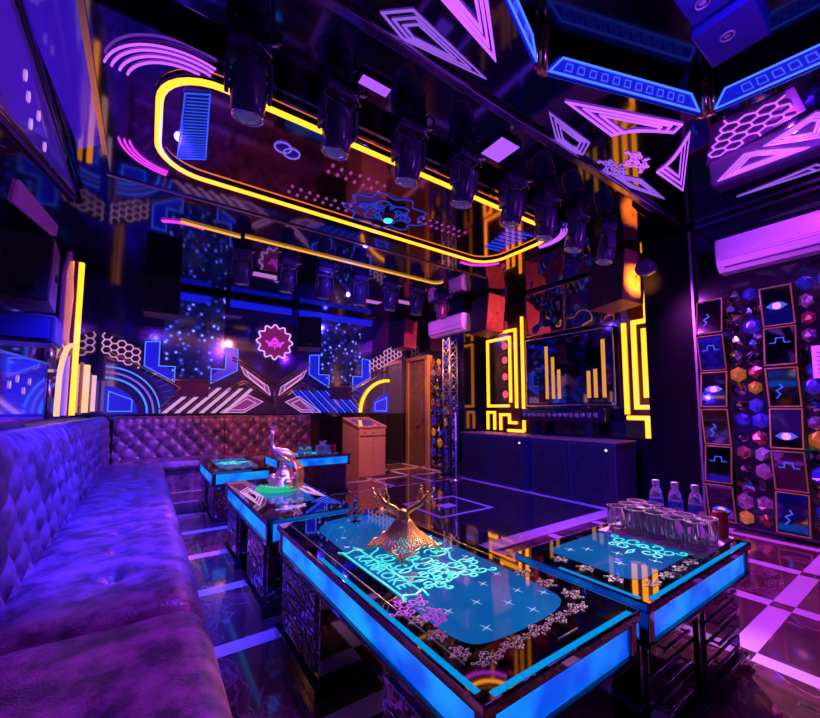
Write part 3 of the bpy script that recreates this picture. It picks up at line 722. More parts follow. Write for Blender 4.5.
# paper notice
root = thing('paper_notice', 'white paper notice taped on wall at the right edge', 'notice', RW.p(.70,1.45))
mb = MB(); RW.plate(mb, [(.52,1.42),(.72,1.42),(.72,1.70),(.52,1.70)], .05, .053); mb.build('sheet', PAPER, root)
mb = MB()
for i in range(6): RW.plate(mb, [(.55,1.46+.035*i),(.69,1.46+.035*i),(.69,1.468+.035*i),(.55,1.468+.035*i)], .0531, .0536)
mb.build('print_lines', MARK, root)
mb = MB(); RW.plate(mb, [(.53,1.44),(.71,1.44),(.71,1.68),(.53,1.68)], .001, .0495); mb.build('backing_board', BLKM, root)

# air conditioners
def aircon(x, y0, y1, z0, z1, d, label):
    root = thing('air_conditioner', label, 'air conditioner', (x, (y0+y1)/2, z0))
    H = z1-z0; prof = [(0,0),(.28,-.0),(.62,.0),(.90,.16),(1.,.32),(1.,.86),(.92,.97),(.75,1.),(0,1.)]
    mb = MB(); n = len(prof); vs = []
    for y in (y0, y0+.02, y1-.02, y1):
        s = .97 if y in (y0, y1) else 1.
        for a, b_ in prof: vs.append((x-.001-a*d*s, y, z0+H*(.5+(b_-.5)*s)))
    fs = [[i*n+k, i*n+(k+1)%n, (i+1)*n+(k+1)%n, (i+1)*n+k] for i in range(3) for k in range(n)] + [list(range(n)), list(range(3*n,4*n))]
    mb.add(vs, fs); mb.build('body', WHITE, root)
    mb = MB(); mb.box((x-d*1.006, y0+.03, z0+H*.33),(x-d*.97, y1-.03, z0+H*.345)); mb.box((x-d*1.006,y0+.03,z0+H*.40),(x-d*.97,y1-.03,z0+H*.408)); mb.build('seam_line', MARK, root)
    mb = MB(); R = Matrix.Rotation(math.radians(-38),3,'Y'); mb.box((x-d*.93,y0+.06,z0+H*.10),(x-d*.70,y1-.06,z0+H*.125)); mb.build('air_flap', MARK, root)
aircon(XR, .15, 1.30, 2.50, 2.83, .20, 'big white air conditioner on right wall above the framed mirror tiles')
aircon(XR, 4.98, 5.98, 2.58, 2.90, .20, 'small-looking white air conditioner far off above the narrow mirror mosaic')
# far right wall: mosaic column, door, truss
facets(RW, 5.42, 6.16, .03, 2.2, .16, 'mirror_mosaic', 'narrow wall of faceted mirrors between the brown door and the lattice truss', m=MIRB, tall=1.2)
root = thing('door_1', None, None, (XR, 6.58, 0)); root['kind'] = 'structure'
MB().box((XR-.03,6.28,0),(XR-.001,6.88,2.2)).build('door_leaf', DOORM, root)
mb = MB(); mb.box((XR-.07,6.18,0),(XR-.001,6.27,2.28)); mb.box((XR-.07,6.885,0),(XR-.001,6.97,2.28)); mb.box((XR-.07,6.27,2.205),(XR-.001,6.885,2.28)); mb.build('door_frame', mat('copper lit frame', (.6,.28,.12), rough=.3, metal=.6), root)
mb = MB(); mb.cyl((XR-.09,6.36,.95),(XR-.03,6.36,.95),.012); mb.cyl((XR-.09,6.36,.95),(XR-.09,6.48,.95),.010); mb.build('door_handle', CHR, root)
for o in root.children: o['kind'] = 'structure'
root = thing('lattice_truss', 'black lattice truss tower standing between the mirror mosaic and the stage', 'truss', (4.52,5.28,0))
mb = MB()
for a in (-.09,.09):
    for b_ in (-.09,.09): mb.cyl((4.52+a,5.28+b_,.02),(4.52+a,5.28+b_,2.45),.014,n=8)
mb.build('chords', PLAS, root)
mb = MB()
for i in range(12):
    z = .08+.2*i
    for a, b_, c, d in ((-.09,-.09,.09,-.09),(.09,-.09,.09,.09),(.09,.09,-.09,.09),(-.09,.09,-.09,-.09)):
        mb.cyl((4.52+a,5.28+b_,z),(4.52+c,5.28+d,z+.18),.008,n=6); mb.cyl((4.52+a,5.28+b_,z),(4.52+c,5.28+d,z),.006,n=6)
mb.build('lattice_braces', mat('dull steel brace', (.25,.24,.3), rough=.4, metal=.8), root)
mb = MB(); mb.box((4.38,5.155,0),(4.66,5.42,.02)); mb.build('base_plate', BLKM, root)

# ------------------------------------------------------------------ stage recess
def sp(y0, y1, z0, z1):
    return lambda s, t: (y0+(y1-y0)*s, z0+(z1-z0)*t)
def gold(name_label, f, lines, r):
    root = thing('gold_step_light', name_label, 'neon light', SW.p(*f(.5,.5)), group='yellow stepped neon panels of the stage')
    mb = MB(); SW.plate(mb, [f(-.02,0),f(1.02,0),f(1.02,1),f(-.02,1)], .001, .012); mb.build('backing_panel', mat('bronze mirror', (.3,.2,.08), rough=.15, metal=1.), root)
    for l in lines:
        mb = MB(); SW.line(mb, [f(*p) for p in l], r, .022, n=8); mb.build('light_tube', YEL, root)
    return root
fR = sp(2.52,2.09,.80,3.06)
gold('yellow stepped neon panel on stage wall at the right, beside the black pilaster', fR, [
    [(.06,.13),(.06,.66)], [(.06,.11),(.62,.11),(.62,.0)],
    [(.72,1.),(.72,.655),(.34,.655),(.34,.17),(.98,.17),(.98,.0)], [(.98,.60),(.62,.60),(.62,.235),(.98,.235)]], .030)
fL = sp(5.02,4.12,.80,2.72)
gold('yellow stepped neon panel on stage wall at the left, with round red lights in it', fL, [
    [(.96,.0),(.96,1.)], [(.80,.20),(.80,.90),(.36,.90),(.36,.985)], [(.66,.25),(.66,.84),(.08,.84),(.08,.22),(.62,.22)],
    [(.06,0),(.06,.16),(.24,.16),(.24,0)], [(.40,0),(.40,.14),(.62,.14),(.62,.07),(.8,.07)], [(.58,.0),(.96,.0)], [(.08,.88),(.08,.95),(.24,.95)]], .026)
for k, z in enumerate((2.27,2.02,1.73,1.42)):
    root = thing('red_disc_light', 'round red pink disc light in left stepped neon panel, %s' % ['topmost of four','second from the top','third from the top','lowest of four'][k], 'light', SW.p(4.52,z), group='red disc lights on the stage wall')
    mb = MB(); mb.lathe([(.10,0),(.10,.02),(.07,.03)], SW.p(4.52,z,.013), 20, Matrix.Rotation(-PI/2,3,'Y')); mb.build('rim', BLK, root)
    mb = MB(); mb.lathe([(.065,.03),(.05,.045),(.01,.05)], SW.p(4.52,z,.013), 20, Matrix.Rotation(-PI/2,3,'Y')); mb.build('lens', REDG, root)
# screen
root = thing('television', 'wide dark screen with upright yellow bars on it, between the yellow stepped panels', 'television', SW.p(3.33,1.25))
mb = MB(); mb.box((XS-.06,2.62,1.22),(XS-.012,4.04,2.28),bev=.01); mb.build('casing', BLK, root)
mb = MB(); mb.box((XS-.066,2.66,1.26),(XS-.0605,4.0,2.24)); mb.build('screen_glass', SCREEN, root)
for y0, z1 in ((3.66,2.14),(3.55,1.96),(3.45,1.76),(2.98,1.70),(2.88,1.72),(2.76,2.12)):  # glowing yellow bars laid over the screen glass
    MB().box((XS-.0672,y0-.028,1.32),(XS-.0662,y0+.028,z1)).build('screen_bar', mat('yellow bar on screen', (.02,.02,.02), emit=(.9,.36,.02), es=.75) if 'yellow bar on screen' not in MATS else MATS['yellow bar on screen'], root)
mb = MB(); mb.tube([(XS-.064,2.62,1.22),(XS-.064,4.04,1.22),(XS-.064,4.04,2.28),(XS-.064,2.62,2.28)], .012, 6, True, up=(-1,0,0)); mb.build('bezel', CHR, root)
mb = MB(); mb.box((XS-.012,3.1,1.6),(XS-.001,3.5,1.9)); mb.build('wall_mount', BLKM, root)
# rippled mirrors above the screen
for k, (y0, y1, lab) in enumerate(((3.36,4.06,'rippled mirror panel above the screen, the one beside the hanging red-sided loudspeaker'),(2.62,3.34,'rippled mirror panel above the screen, the one nearer the tall orange-sided loudspeaker'))):
    root = thing('rippled_mirror', lab, 'mirror', SW.p((y0+y1)/2,2.36), group='rippled mirrors above the screen')
    mb = MB(); SW.plate(mb, [(y0,2.36),(y1,2.36),(y1,3.06),(y0,3.06)], .001, .02); mb.build('mirror_sheet', WAVY, root)
    mb = MB(); SW.line(mb, [(y0,2.36),(y1,2.36),(y1,3.06),(y0,3.06)], .010, .02, True); mb.build('frame', GOLDT, root)
# low bar in front of screen
root = thing('sound_bar', 'long black studded sound bar standing on the bass cabinets under the screen', 'sound bar', (4.98,3.33,.78))
mb = MB(); mb.box((4.90,2.66,.985),(5.08,4.05,1.17),bev=.02); mb.build('bar_body', BLK, root)
mb = MB()
for i in range(14): mb.lathe([(.04,0),(.035,.012),(.01,.016)], (4.90,2.78+.089*i,1.08), 12, Matrix.Rotation(-PI/2,3,'Y'))
mb.build('studs', CHR, root)
for yy in (2.85,3.75): MB().box((4.93,yy,.777),(5.05,yy+.1,.985)).build('stand_foot', BLKM, root)
# bass cabinets
def bass(y0, y1, label, npan):
    x0, x1, z1 = 4.47, 4.97, .775
    root = thing('bass_cabinet', label, 'loudspeaker', ((x0+x1)/2,(y0+y1)/2,0), group='bass cabinets on the stage floor')
    MB().box((x0+.02,y0,.02),(x1,y1,z1-.02)).build('cabinet', mat('dark violet cabinet paint', (.05,.035,.10), rough=.4), root)
    MB().box((x0,y0-.015,z1-.02),(x1,y1+.015,z1),bev=.005).build('top_board', WOOD, root)
    w = (y1-y0)/npan
    for i in range(npan):
        a = y0+w*i+.015; b_ = y0+w*(i+1)-.015
        MB().box((x0+.004,a,.05),(x0+.019,b_,z1-.05),bev=.005).build('front_grille', GRIL, root)
        mb = MB(); cy = (a+b_)/2; mb.tube([(x0+.003, cy+.2*math.cos(t*PI/12), .4+.2*math.sin(t*PI/12)) for t in range(24)], .006, 6, True); mb.build('cone_ring', GRIL, root)
    mb = MB(); mb.lathe([(.014,0),(.012,.01),(.003,.013)], (x0+.004,y0+.1,z1-.1), 12, Matrix.Rotation(-PI/2,3,'Y')); mb.build('status_light', WHITEG, root)
    mb = MB()
    for yy in (y0+.06,y1-.06):
        for xx in (x0+.07,x1-.06): mb.cyl((xx,yy,0),(xx,yy,.02),.025)
    mb.build('rubber_feet', BLKM, root)
bass(2.33, 3.50, 'long dark bass cabinet on the stage floor, the one nearer the black pilaster', 2)
bass(3.60, 4.95, 'long dark bass cabinet on the stage floor, the one nearer the lattice truss', 2)
# ------------------------------------------------------------------ sofas
STUDM = mat('button leather', (.75,.42,.28), rough=.25, metal=.5)
def tuft(a, b_): return (abs(math.sin(PI*a)*math.sin(PI*b_)))**.5
def sofa(name, label, cat, M, backspan, seatspan, dback, dseat, cushions, nback, dimple_d, loc):
    """M(s, d, z): s along the sofa, d out from the wall"""
    root = thing(name, label, cat, loc)
    mb = MB(); A = [M(seatspan[0],.05,.0),M(seatspan[1],.05,.0),M(seatspan[1],dseat-.05,.0),M(seatspan[0],dseat-.05,.0)]
    mb.prism(A, (0,0,.31)); mb.build('seat_base', LEATH, root)
    # tufted backrest sections
    L = (backspan[1]-backspan[0])/nback
    for k in range(nback):
        s0 = backspan[0]+L*k; mb = MB(); nu = max(8, int(L/.0132)); prof = []
        for j in range(36): prof.append((dback+.0-.03*j/35, .34+.60*j/35, 1))
        for j in range(1, 15):
            a = PI*j/14; prof.append(((dback-.03)/2+.005 + ((dback-.03)/2-.005)*math.cos(a), .94+.12*math.sin(a), 0))
        prof.append((.01,.34,0)); n = len(prof); vs = []
        for i in range(nu+1):
            s = s0+.004+(L-.008)*i/nu; e = min(1, min(i, nu-i)/3)
            for j, (d, z, f) in enumerate(prof):
                q = 0
                if f:
                    u = s/.105; v = (z-.40)/.115
                    q = (.036*tuft((u+v)/2, (u-v)/2)-.022)*min(1,(j+1)/5)*min(1,(36-j)/4)
                elif .9 < z and d > .06: q = .006*math.cos(s/.105*2*PI)*(d/dback)
                d2 = max(.005, d+q) if f or z > .9 else d
                vs.append(M(s, d2 - (.015*(1-e) if d > .05 else 0), z + (q*.6 if not f and z > .94 else 0)))
        fs = [[i*n+j, (i+1)*n+j, (i+1)*n+j+1, i*n+j+1] for i in range(nu) for j in range(n-1)]
        fs += [[i*n+n-1,(i+1)*n+n-1,(i+1)*n,i*n] for i in range(nu)]
        mb.add(vs, fs, True); mb.add([vs[j] for j in range(n)], [list(range(n))]); mb.add([vs[nu*n+j] for j in range(n)], [list(range(n))])
        bt = mb; bt.cur = 1
        for a in range(int(s0/.105)-1, int((s0+L)/.105)+2):
            for b_ in range(0, 5):
                if (a+b_) % 2: continue
                s = a*.105; z = .40+.115*b_
                if s0+.03 < s < s0+L-.03 and .4 < z < .93:
                    bt.ball(M(s, dback-.03*(z-.34)/.6-.017, z), .011, 8, 5)
        mb.build('backrest', [LEATH, STUDM], root)
    for (s0, s1, dim) in cushions:
        mb = MB(); nu = max(20, int((s1-s0)/.02)); nv = 34; d0 = dback-.02; d1 = dseat; top = []; studs = []
        for i in range(nu+1):
            for j in range(nv+1):
                u = 2*i/nu-1; v = 2*j/nv-1; s = s0+.004+(s1-s0-.008)*i/nu; d = d0+(d1-d0)*j/nv
                su = u; z = .455 - .055*abs(su)**26 - .10*max(0,v)**9*1.0 - .03*max(0,-v)**8
                for (ds, dd, amp, rad) in dim:
                    r2 = (s-ds)**2+((d-dd)*1.3)**2; z -= amp*math.exp(-r2/rad**2)
                z += .004*math.sin(s*9+d*5)*math.sin(d*11-s*3)
                if s1 < 1.7: z -= .008*math.exp(-((d-.53)/.008)**2)
                top.append(M(s, d + (.012 if v > .8 else 0)*0, z))
        for (ds, dd, amp, rad) in dim: studs.append(M(ds, dd, .455-amp+.004))
        m = nv+1; fs = [[i*m+j,(i+1)*m+j,(i+1)*m+j+1,i*m+j+1] for i in range(nu) for j in range(nv)]
        mb.add(top, fs, True)
        rim = [i*m for i in range(nu+1)] + [nu*m+j for j in range(1,nv+1)] + [i*m+nv for i in range(nu-1,-1,-1)] + [j for j in range(nv-1,0,-1)]
        lo = [Vector((top[q].x, top[q].y, .312)) for q in rim]; R = len(rim)
        mb.add([top[q] for q in rim]+lo, [[k,(k+1)%R,R+(k+1)%R,R+k] for k in range(R)] + [list(range(R,2*R))], True)
        mb.cur = 1
        for p in studs: mb.ball(p, .014, 8, 5, (1,1,.6))
        mb.build('seat_cushion', [LEATH, STUDM], root)
    return root
ML = lambda s, d, z: Vector((XL+.004+d, s, z))
MBk = lambda s, d, z: Vector((s, YB-.036-d, z))
cu = []
for a, b_ in ((-1.25,.2),(.2,1.67),(1.67,3.13),(3.13,4.6),(4.6,6.33)):
    dd = .53; dim = [(a+(b_-a)*t, dd, .042, .055) for t in (.28,.53,.79)] if a > 1 else [(a+(b_-a)*.62,dd,.03,.08)]
    cu.append((a, b_, dim))
sofa('sofa', 'long wine leather tufted sofa running along the left wall', 'sofa', ML, (-1.25,6.80), (-1.25,6.33), .225, .835, cu, 5, .5, ML(2.5,.4,0))
cu = [(a, b_, [(a+(b_-a)*t, .45, .02, .045) for t in (.3,.7)]) for a, b_ in ((-.385,.95),(.95,2.5))]
sofa('sofa', 'shorter wine leather tufted sofa against back wall below the pink wing lights', 'sofa', MBk, (-.385,2.5), (-.385,2.5), .20, .66, cu, 2, .45, MBk(1.05,.35,0))

# ------------------------------------------------------------------ tables
ZT = .54
def text_mesh(name, body, size, m, parent, loc, rz):
    cu = bpy.data.curves.new(name, 'FONT'); cu.body = body; cu.size = size; cu.align_x = 'CENTER'; cu.align_y = 'CENTER'; cu.extrude = .0008; cu.space_character = 1.1
    t = bpy.data.objects.new(name, cu); col.objects.link(t)
    dg = bpy.context.evaluated_depsgraph_get(); dg.update()
    me = bpy.data.meshes.new_from_object(t.evaluated_get(dg)); bpy.data.objects.remove(t)
    me.materials.clear(); me.materials.append(m)
    o = bpy.data.objects.new(name, me); col.objects.link(o); o.parent = parent
    o.location = Vector(loc)-Vector(parent.location); o.rotation_euler = (0,0,rz); return o
def pedestal(root, x0, x1, y0, y1, drawers, face):
    mb = MB(); mb.box((x0,y0,.055),(x1,y1,.395),bev=.006); pd = mb.build('pedestal', MOSM if face == 'mosaic' else MIRP, root)
    n = drawers
    for k in range(n):
        z0 = .075+.31*k/n; z1 = .075+.31*(k+1)/n-.012
        if face == '-y':
            mb = MB(); mb.box((x0+.02,y0-.014,z0),(x1-.02,y0-.0005,z1),bev=.003); d = mb.build('drawer_front', MIRP, pd, origin=root.location)
            mb = MB(); mb.cyl((x0+.10,y0-.03,(z0+z1)/2+.012),(x1-.10,y0-.03,(z0+z1)/2+.012),.006,n=8)
            for xx in (x0+.11,x1-.11): mb.cyl((xx,y0-.03,(z0+z1)/2+.012),(xx,y0-.012,(z0+z1)/2+.012),.005,n=8)
            mb.build('handle', CHR, d, origin=root.location)
        else:
            mb = MB(); mb.box((x0-.014,y0+.03,z0),(x0-.0005,y1-.03,z1),bev=.003); d = mb.build('drawer_front', MOSM, pd, origin=root.location)
            mb = MB(); mb.tube([(x0-.028,y0+.15,(z0+z1)/2),(x0-.03,(y0+y1)/2,(z0+z1)/2+.012),(x0-.028,y1-.15,(z0+z1)/2)],.006,8)
            mb.build('handle', GOLDT, d, origin=root.location)
CORN = mat('black chrome corner', (.25,.2,.3), rough=.12, metal=1.)
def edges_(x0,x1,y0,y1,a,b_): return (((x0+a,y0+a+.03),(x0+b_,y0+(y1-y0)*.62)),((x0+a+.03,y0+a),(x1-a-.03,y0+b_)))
def chaikin(p, n=2):
    for _ in range(n): p = [q for i in range(len(p)) for q in ((p[i][0]*.75+p[(i+1)%len(p)][0]*.25, p[i][1]*.75+p[(i+1)%len(p)][1]*.25),(p[i][0]*.25+p[(i+1)%len(p)][0]*.75, p[i][1]*.25+p[(i+1)%len(p)][1]*.75))]
    return p
def table(label, x0, x1, y0, y1, peds, inlay, plinth=True, lit=False):
    root = thing('light_table', label, 'table', ((x0+x1)/2,(y0+y1)/2,0), group='black karaoke tables with blue light bands')
    mb = MB(); mb.box((x0,y0,ZT-.032),(x1,y1,ZT),bev=.006); mb.build('table_top', MIRT, root)
    mb = MB(); mb.box((x0+.022,y0+.022,.412),(x1-.022,y1-.022,ZT-.034)); mb.build('light_band', BANDM, root)
    mb = MB(); mb.box((x0+.008,y0+.008,.392),(x1-.008,y1-.008,.4115),bev=.004); mb.build('lower_frame', BLK, root)
    for cx in (x0+.028,x1-.028):
        for cy in (y0+.028,y1-.028):
            mb = MB(); mb.box((cx-.018,cy-.018,.4118),(cx+.018,cy+.018,ZT-.0325),bev=.005); mb.build('corner_post', CORN, root)
    mb = MB(); zt = ZT+.0006
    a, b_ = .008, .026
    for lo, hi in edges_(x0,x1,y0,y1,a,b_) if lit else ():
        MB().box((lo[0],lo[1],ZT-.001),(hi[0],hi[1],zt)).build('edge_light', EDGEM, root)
    mb = MB(); mb.prism([(x,y,ZT-.001) for x, y in inlay], (0,0,.0022)); il = mb.build('backlit_inlay', TEAL, root)
    for p in peds: pedestal(root, *p)
    if plinth:
        px0 = min(p[0] for p in peds)-.03; px1 = max(p[1] for p in peds)+.03
        for p in peds:
            mb = MB(); mb.box((px0 if len(set(q[0] for q in peds)) == 1 else p[0]-.02, p[2]-.035, 0),(px1 if len(set(q[0] for q in peds)) == 1 else p[1]+.02, p[3]+.03, .0545),bev=.006); mb.build('plinth', BLK, root)
    return root
TP = Pl((0,0,ZT+.0015), (1,0,0), (0,1,0), (0,0,1))
def stars(root, pts, r=.022, m=None):
    for x, y in pts:
        mb = MB()
        for k in range(2):
            a = .2+PI/2*k
            for s in (1,-1):
                p = [(x+.0025*math.cos(a+PI/2), y+.0025*math.sin(a+PI/2)), (x+s*r*math.cos(a), y+s*r*math.sin(a)), (x-.0025*math.cos(a+PI/2), y-.0025*math.sin(a+PI/2))]
                TP.plate(mb, p, 0, .0006+.0002*k)
        mb.build('star_mark', m or STARW, root)
STARW = mat('pale star print', (.3,.4,.45), rough=.4, emit=(.12,.42,.62), es=.7)
FIL = mat('silver filigree print', (.35,.33,.30), rough=.35, metal=.6, emit=(.12,.2,.2), es=.2)
VIOF = mat('violet flower print', (.25,.08,.35), rough=.4, emit=(.25,.04,.5), es=.5)
def printed(root, name, lines, r, m, h=.0006):
    mb = MB()
    for l, c in lines: mb.tube([TP.p(a,b_,h) for a, b_ in l], r, 5, c, up=(0,0,1), flat=.3)
    return mb.build(name, m, root)
# the big table
bx0, bx1, by0, by1 = .60, 1.27, .60, 2.13
inl = [(.76,.74),(1.10,.74),(1.17,.84),(1.17,1.85)] + [(.955+.215*math.cos(math.radians(a)), 1.85+.19*math.sin(math.radians(a))) for a in range(10,171,16)] + [(.74,1.85),(.70,1.0),(.70,.80)]
BT = table('biggest black mirror-top table with a long blue glowing inlay reading KARAOKE', bx0, bx1, by0, by1, [(.62,1.20,1.55,2.06,4,'-x'),(.62,1.20,.66,1.05,4,'-x')], chaikin(inl), lit=True)
text_mesh('karaoke_lettering', 'KARAOKE', .072, CYAN, BT, (.755,1.30,ZT+.003), -PI/2)
lb = [([(.715,1.55),(.715,1.06)],False),([(.79,1.53),(.79,1.09)],False),([(.70,1.05),(.72,1.09),(.76,1.07),(.80,1.09),(.79,1.04)],False),([(.70,1.56),(.73,1.53),(.77,1.55),(.80,1.53),(.78,1.58)],False)]
printed(BT, 'banner_outline', lb, .005, CYAN)
sc = [l for l in scrolls(TP, .93, 1.33, .26, -PI/2, 1.05, .60)]
sc += scrolls(TP, 1.03, 1.15, .15, -PI/2+.5, 1.1, .8) + scrolls(TP, .90, 1.13, .12, -PI/2-.3, 1.2, .8) + scrolls(TP, 1.06, 1.48, .13, -1.2, 1.1, .8)
sc += [([(.94+(.145+.018*math.cos(7*t*PI/36))*math.cos(t*PI/36), 1.33+(.235+.018*math.cos(7*t*PI/36))*math.sin(t*PI/36)) for t in range(72)], True)]
printed(BT, 'scroll_emblem', sc, .0048, CYAN)
stars(BT, [(.78,.93),(.89,.92),(1.0,1.0),(1.1,1.03),(.81,.80),(.97,.86),(1.0,.79),(1.06,.90),(.80,1.72),(.86,1.88),(.76,1.60),(.95,1.97),(1.12,1.22),(1.12,.84)])
fl = [l for l in scrolls(TP, .70, 1.02, .085, .4, 1., .9)] + [l for l in scrolls(TP, .73, .93, .06, 1.2, 1., .9)]
printed(BT, 'flower_print', fl, .0035, VIOF)
for grp in [scrolls(TP, .72+.10*k, .705+.004*k, .055, PI*(k % 2), 1., .7) for k in range(5)] + [scrolls(TP, 1.19, .78+.1*k, .055, -PI/2, 1., .7) for k in range(3)] + [scrolls(TP, .675, .76+.09*k, .045, PI/2, 1., .7) for k in range(3)]: printed(BT, 'filigree_print', grp, .0014, FIL)
printed(BT, 'border_line', [([(.655,.72),(.655,2.06)],False),([(1.215,.95),(1.215,2.06)],False),([(.93,.655),(1.02,.655)],False)], .0016, FIL)
# the square table with glasses
RT = table('black mirror-top table carrying the glasses and water bottles, beside the biggest table', 1.33, 2.33, .60, 1.14, [(1.38,1.78,.66,1.08,3,'-y'),(1.86,2.28,.66,1.08,4,'-y')], rrect(1.46,.70,2.24,1.08,.06), lit=True)
printed(RT, 'scroll_emblem', scrolls(TP, 1.86, .86, .22, -PI/2, 1., .75), .0045, CYAN)
stars(RT, [(1.58,.82),(1.62,.98),(1.72,.75),(1.55,1.02),(2.15,.75),(1.68,.88)], .026)
for grp in [scrolls(TP, 1.50+.11*k, .665, .05, PI*(k % 2), 1., .7) for k in range(6)] + [scrolls(TP, 1.42, .76+.11*k, .05, PI/2, 1., .7) for k in range(3)]: printed(RT, 'filigree_print', grp, .0014, FIL)
printed(RT, 'flower_print', scrolls(TP, 1.98, .70, .06, .3, 1., .9), .0035, mat('gold flower print', (.4,.25,.15), rough=.4, emit=(.4,.2,.1), es=.3))
# peacock table
PT = table('black mirror-top table carrying the gold peacock, beside the long sofa', .57, 1.12, 2.24, 3.60, [(.60,1.05,2.30,2.78,1,'mosaic'),(.60,1.05,3.10,3.54,1,'mosaic')], [(.72,2.55),(.97,2.55),(1.02,2.9),(1.0,3.3),(.72,3.3),(.68,2.9)])
for l, lab in ((((.60,3.1),(.68,3.25),(.70,2.85),(.62,2.6)),''),(((1.08,3.0),(1.01,3.25),(1.0,2.8),(1.07,2.62)),'')):
    printed(PT, 'nested_leaf', [(inset(list(l),k),True) for k in (1.,.75,.5)], .006, PALE)
printed(PT, 'stripe_fan', [([(.93+.02*i,2.50-.02*i),(1.08,2.62-.05*i)],False) for i in range(6)], .006, mat('table blue line',(.02,.02,.1),emit=(.02,.08,.9),es=.8))
stars(PT, [(.74,2.72),(.9,2.65),(.78,3.2)], .03)
printed(PT, 'silver_fern', scrolls(TP, .78, 2.44, .10, .3, 1.1, .8), .005, mat('silver fern print', (.6,.6,.6), rough=.3, metal=.5, emit=(.4,.5,.5), es=.3))
T3 = table('black mirror-top table farther along the long sofa, behind the gold peacock', .55, 1.15, 4.25, 5.45, [(.60,1.06,4.32,4.75,1,'mosaic'),(.60,1.06,4.98,5.38,1,'mosaic')], rrect(.66,4.40,1.04,5.30,.06))
printed(T3, 'scroll_emblem', scrolls(TP, .84, 4.85, .24, -PI/2, 1., .7), .006, CYAN)
T4 = table('black mirror-top table in front of the shorter sofa, carrying small drinking glasses', 1.38, 2.40, 4.95, 5.65, [(1.43,1.80,5.0,5.6,1,'mosaic'),(1.95,2.35,5.0,5.6,1,'mosaic')], rrect(1.5,5.05,2.28,5.55,.06))
printed(T4, 'scroll_emblem', scrolls(TP, 1.85, 5.3, .2, 0, 1., .7), .006, CYAN)

# ------------------------------------------------------------------ things on the tables
ZO = ZT+.0014
mb = MB(); mb.prism([(1.90,1.09,ZO+.0025),(2.32,1.09,ZO+.0025),(2.322,.66,ZO+.0025),(1.93,.645,ZO+.0025)], (0,0,.004))
tag(mb.build('serving_mat', NAPK, origin=(2.08,.87,ZO)), 'flat pale mat under the glasses on table', 'mat')
ZM = ZO+.0068
def glass(name, label, group, sc=1.):
    root = thing(name, label, 'drinking glass', (0,0,0), group=group)
    prof = [(.001,.0),(.031,.0),(.036,.006),(.040,.055),(.0415,.10),(.0395,.10),(.038,.055),(.033,.014),(.001,.012)]
    mb = MB(); mb.lathe([(r*sc,z*sc) for r, z in prof], n=20); loc_build(mb, 'bowl', GLASS, root)
    mb = MB(); mb.tube([(.0405*sc*math.cos(a*PI/12), .0405*sc*math.sin(a*PI/12), .10*sc) for a in range(24)], .0026*sc, 5, True); loc_build(mb, 'rim', mat('pale glass rim', (.9,.85,.8), rough=.1, metal=.5) if 'pale glass rim' not in MATS else MATS['pale glass rim'], root)
    mb = MB()
    for k in range(9): a = 2*PI*k/9; mb.ball((.0395*sc*math.cos(a),.0395*sc*math.sin(a),.042*sc), .006*sc, 6, 4, (.5,.5,3.4))
    mb.tube([(.032*sc*math.cos(a*PI/10), .032*sc*math.sin(a*PI/10), .004*sc) for a in range(20)], .003*sc, 5, True)
    loc_build(mb, 'facet_glints', GLINT, root)  # pale metal slivers painting glints onto the glass
    return root
g0 = glass('drinking_glass', 'x', 'clear glasses on the pale mat')
gl = []
nth = ['first','second','third','fourth','fifth','sixth']
for r_, (x, ys, row) in enumerate(((2.0,(1.04,.955,.87,.785,.70),'front row'),(2.10,(1.03,.95,.865,.78,.695),'middle row'),(2.20,(1.035,.955),'back row'))):
    for k, y in enumerate(ys):
        o = g0 if not gl else copy_tree(g0)
        o.location = (x+.008*((k*7) % 3-1), y, ZM); o.scale = (1.05,1.05,1.15); gl.append(o)
        o['label'] = 'clear glass on the pale mat, %s from the far end in the %s' % (nth[k], row)
def bottle(label):
    root = thing('water_bottle', label, 'bottle', (0,0,0), group='water bottles on the glasses table')
    body = [(.001,0),(.028,0),(.032,.01),(.032,.05),(.030,.055),(.032,.06),(.032,.13),(.031,.145),(.024,.175),(.014,.192),(.0135,.205),(.001,.205)]
    mb = MB(); mb.lathe(body, n=22); loc_build(mb, 'bottle_body', PET, root)
    mb = MB(); mb.lathe([(.0328,.062),(.0332,.064),(.0332,.128),(.0328,.130)], n=22); loc_build(mb, 'label_band', LABB, root)
    mb = MB(); mb.lathe([(.016,.197),(.017,.2),(.017,.222),(.015,.226),(.001,.226)], n=18); loc_build(mb, 'screw_cap', mat('pale violet cap', (.6,.5,.85), rough=.35) if 'pale violet cap' not in MATS else MATS['pale violet cap'], root)
    mb = MB()
    for k in range(4): mb.box((-.0345,-.018+.010*k,.085),(-.0328,-.012+.010*k,.105))
    loc_build(mb, 'label_marks', WHITE, root)
    return root
b0 = bottle('clear water bottle with a blue label, the one farthest from the red can')
for k, (x, y) in enumerate(((2.44-.16,1.09),(2.44-.165,1.0),(2.44-.16,.905))):
    o = b0 if k == 0 else copy_tree(b0); o.location = (x, y, ZM if k else ZO+.0002); o.rotation_euler = (0,0,.3+.4*k)
    o['label'] = ['clear water bottle with a blue label, the one farthest from the red can','clear water bottle with a blue label, the middle one of three','clear water bottle with a blue label standing next to the red can'][k]
    o.location = (2.283,.975-.09*k,ZO+.0012 if k < 0 else ZM)
root = thing('drink_can', 'red drink can beside the last water bottle on the glasses table', 'can', (2.285,.70,ZM))
mb = MB(); mb.lathe([(.024,0),(.031,.008),(.031,.108),(.026,.118)], (2.285,.70,ZM+.0002), 20); mb.build('can_body', REDC, root)
mb = MB(); mb.lathe([(.0255,.1185),(.0255,.121),(.022,.119)], (2.285,.70,ZM), 20); mb.build('can_lid', CHR, root)
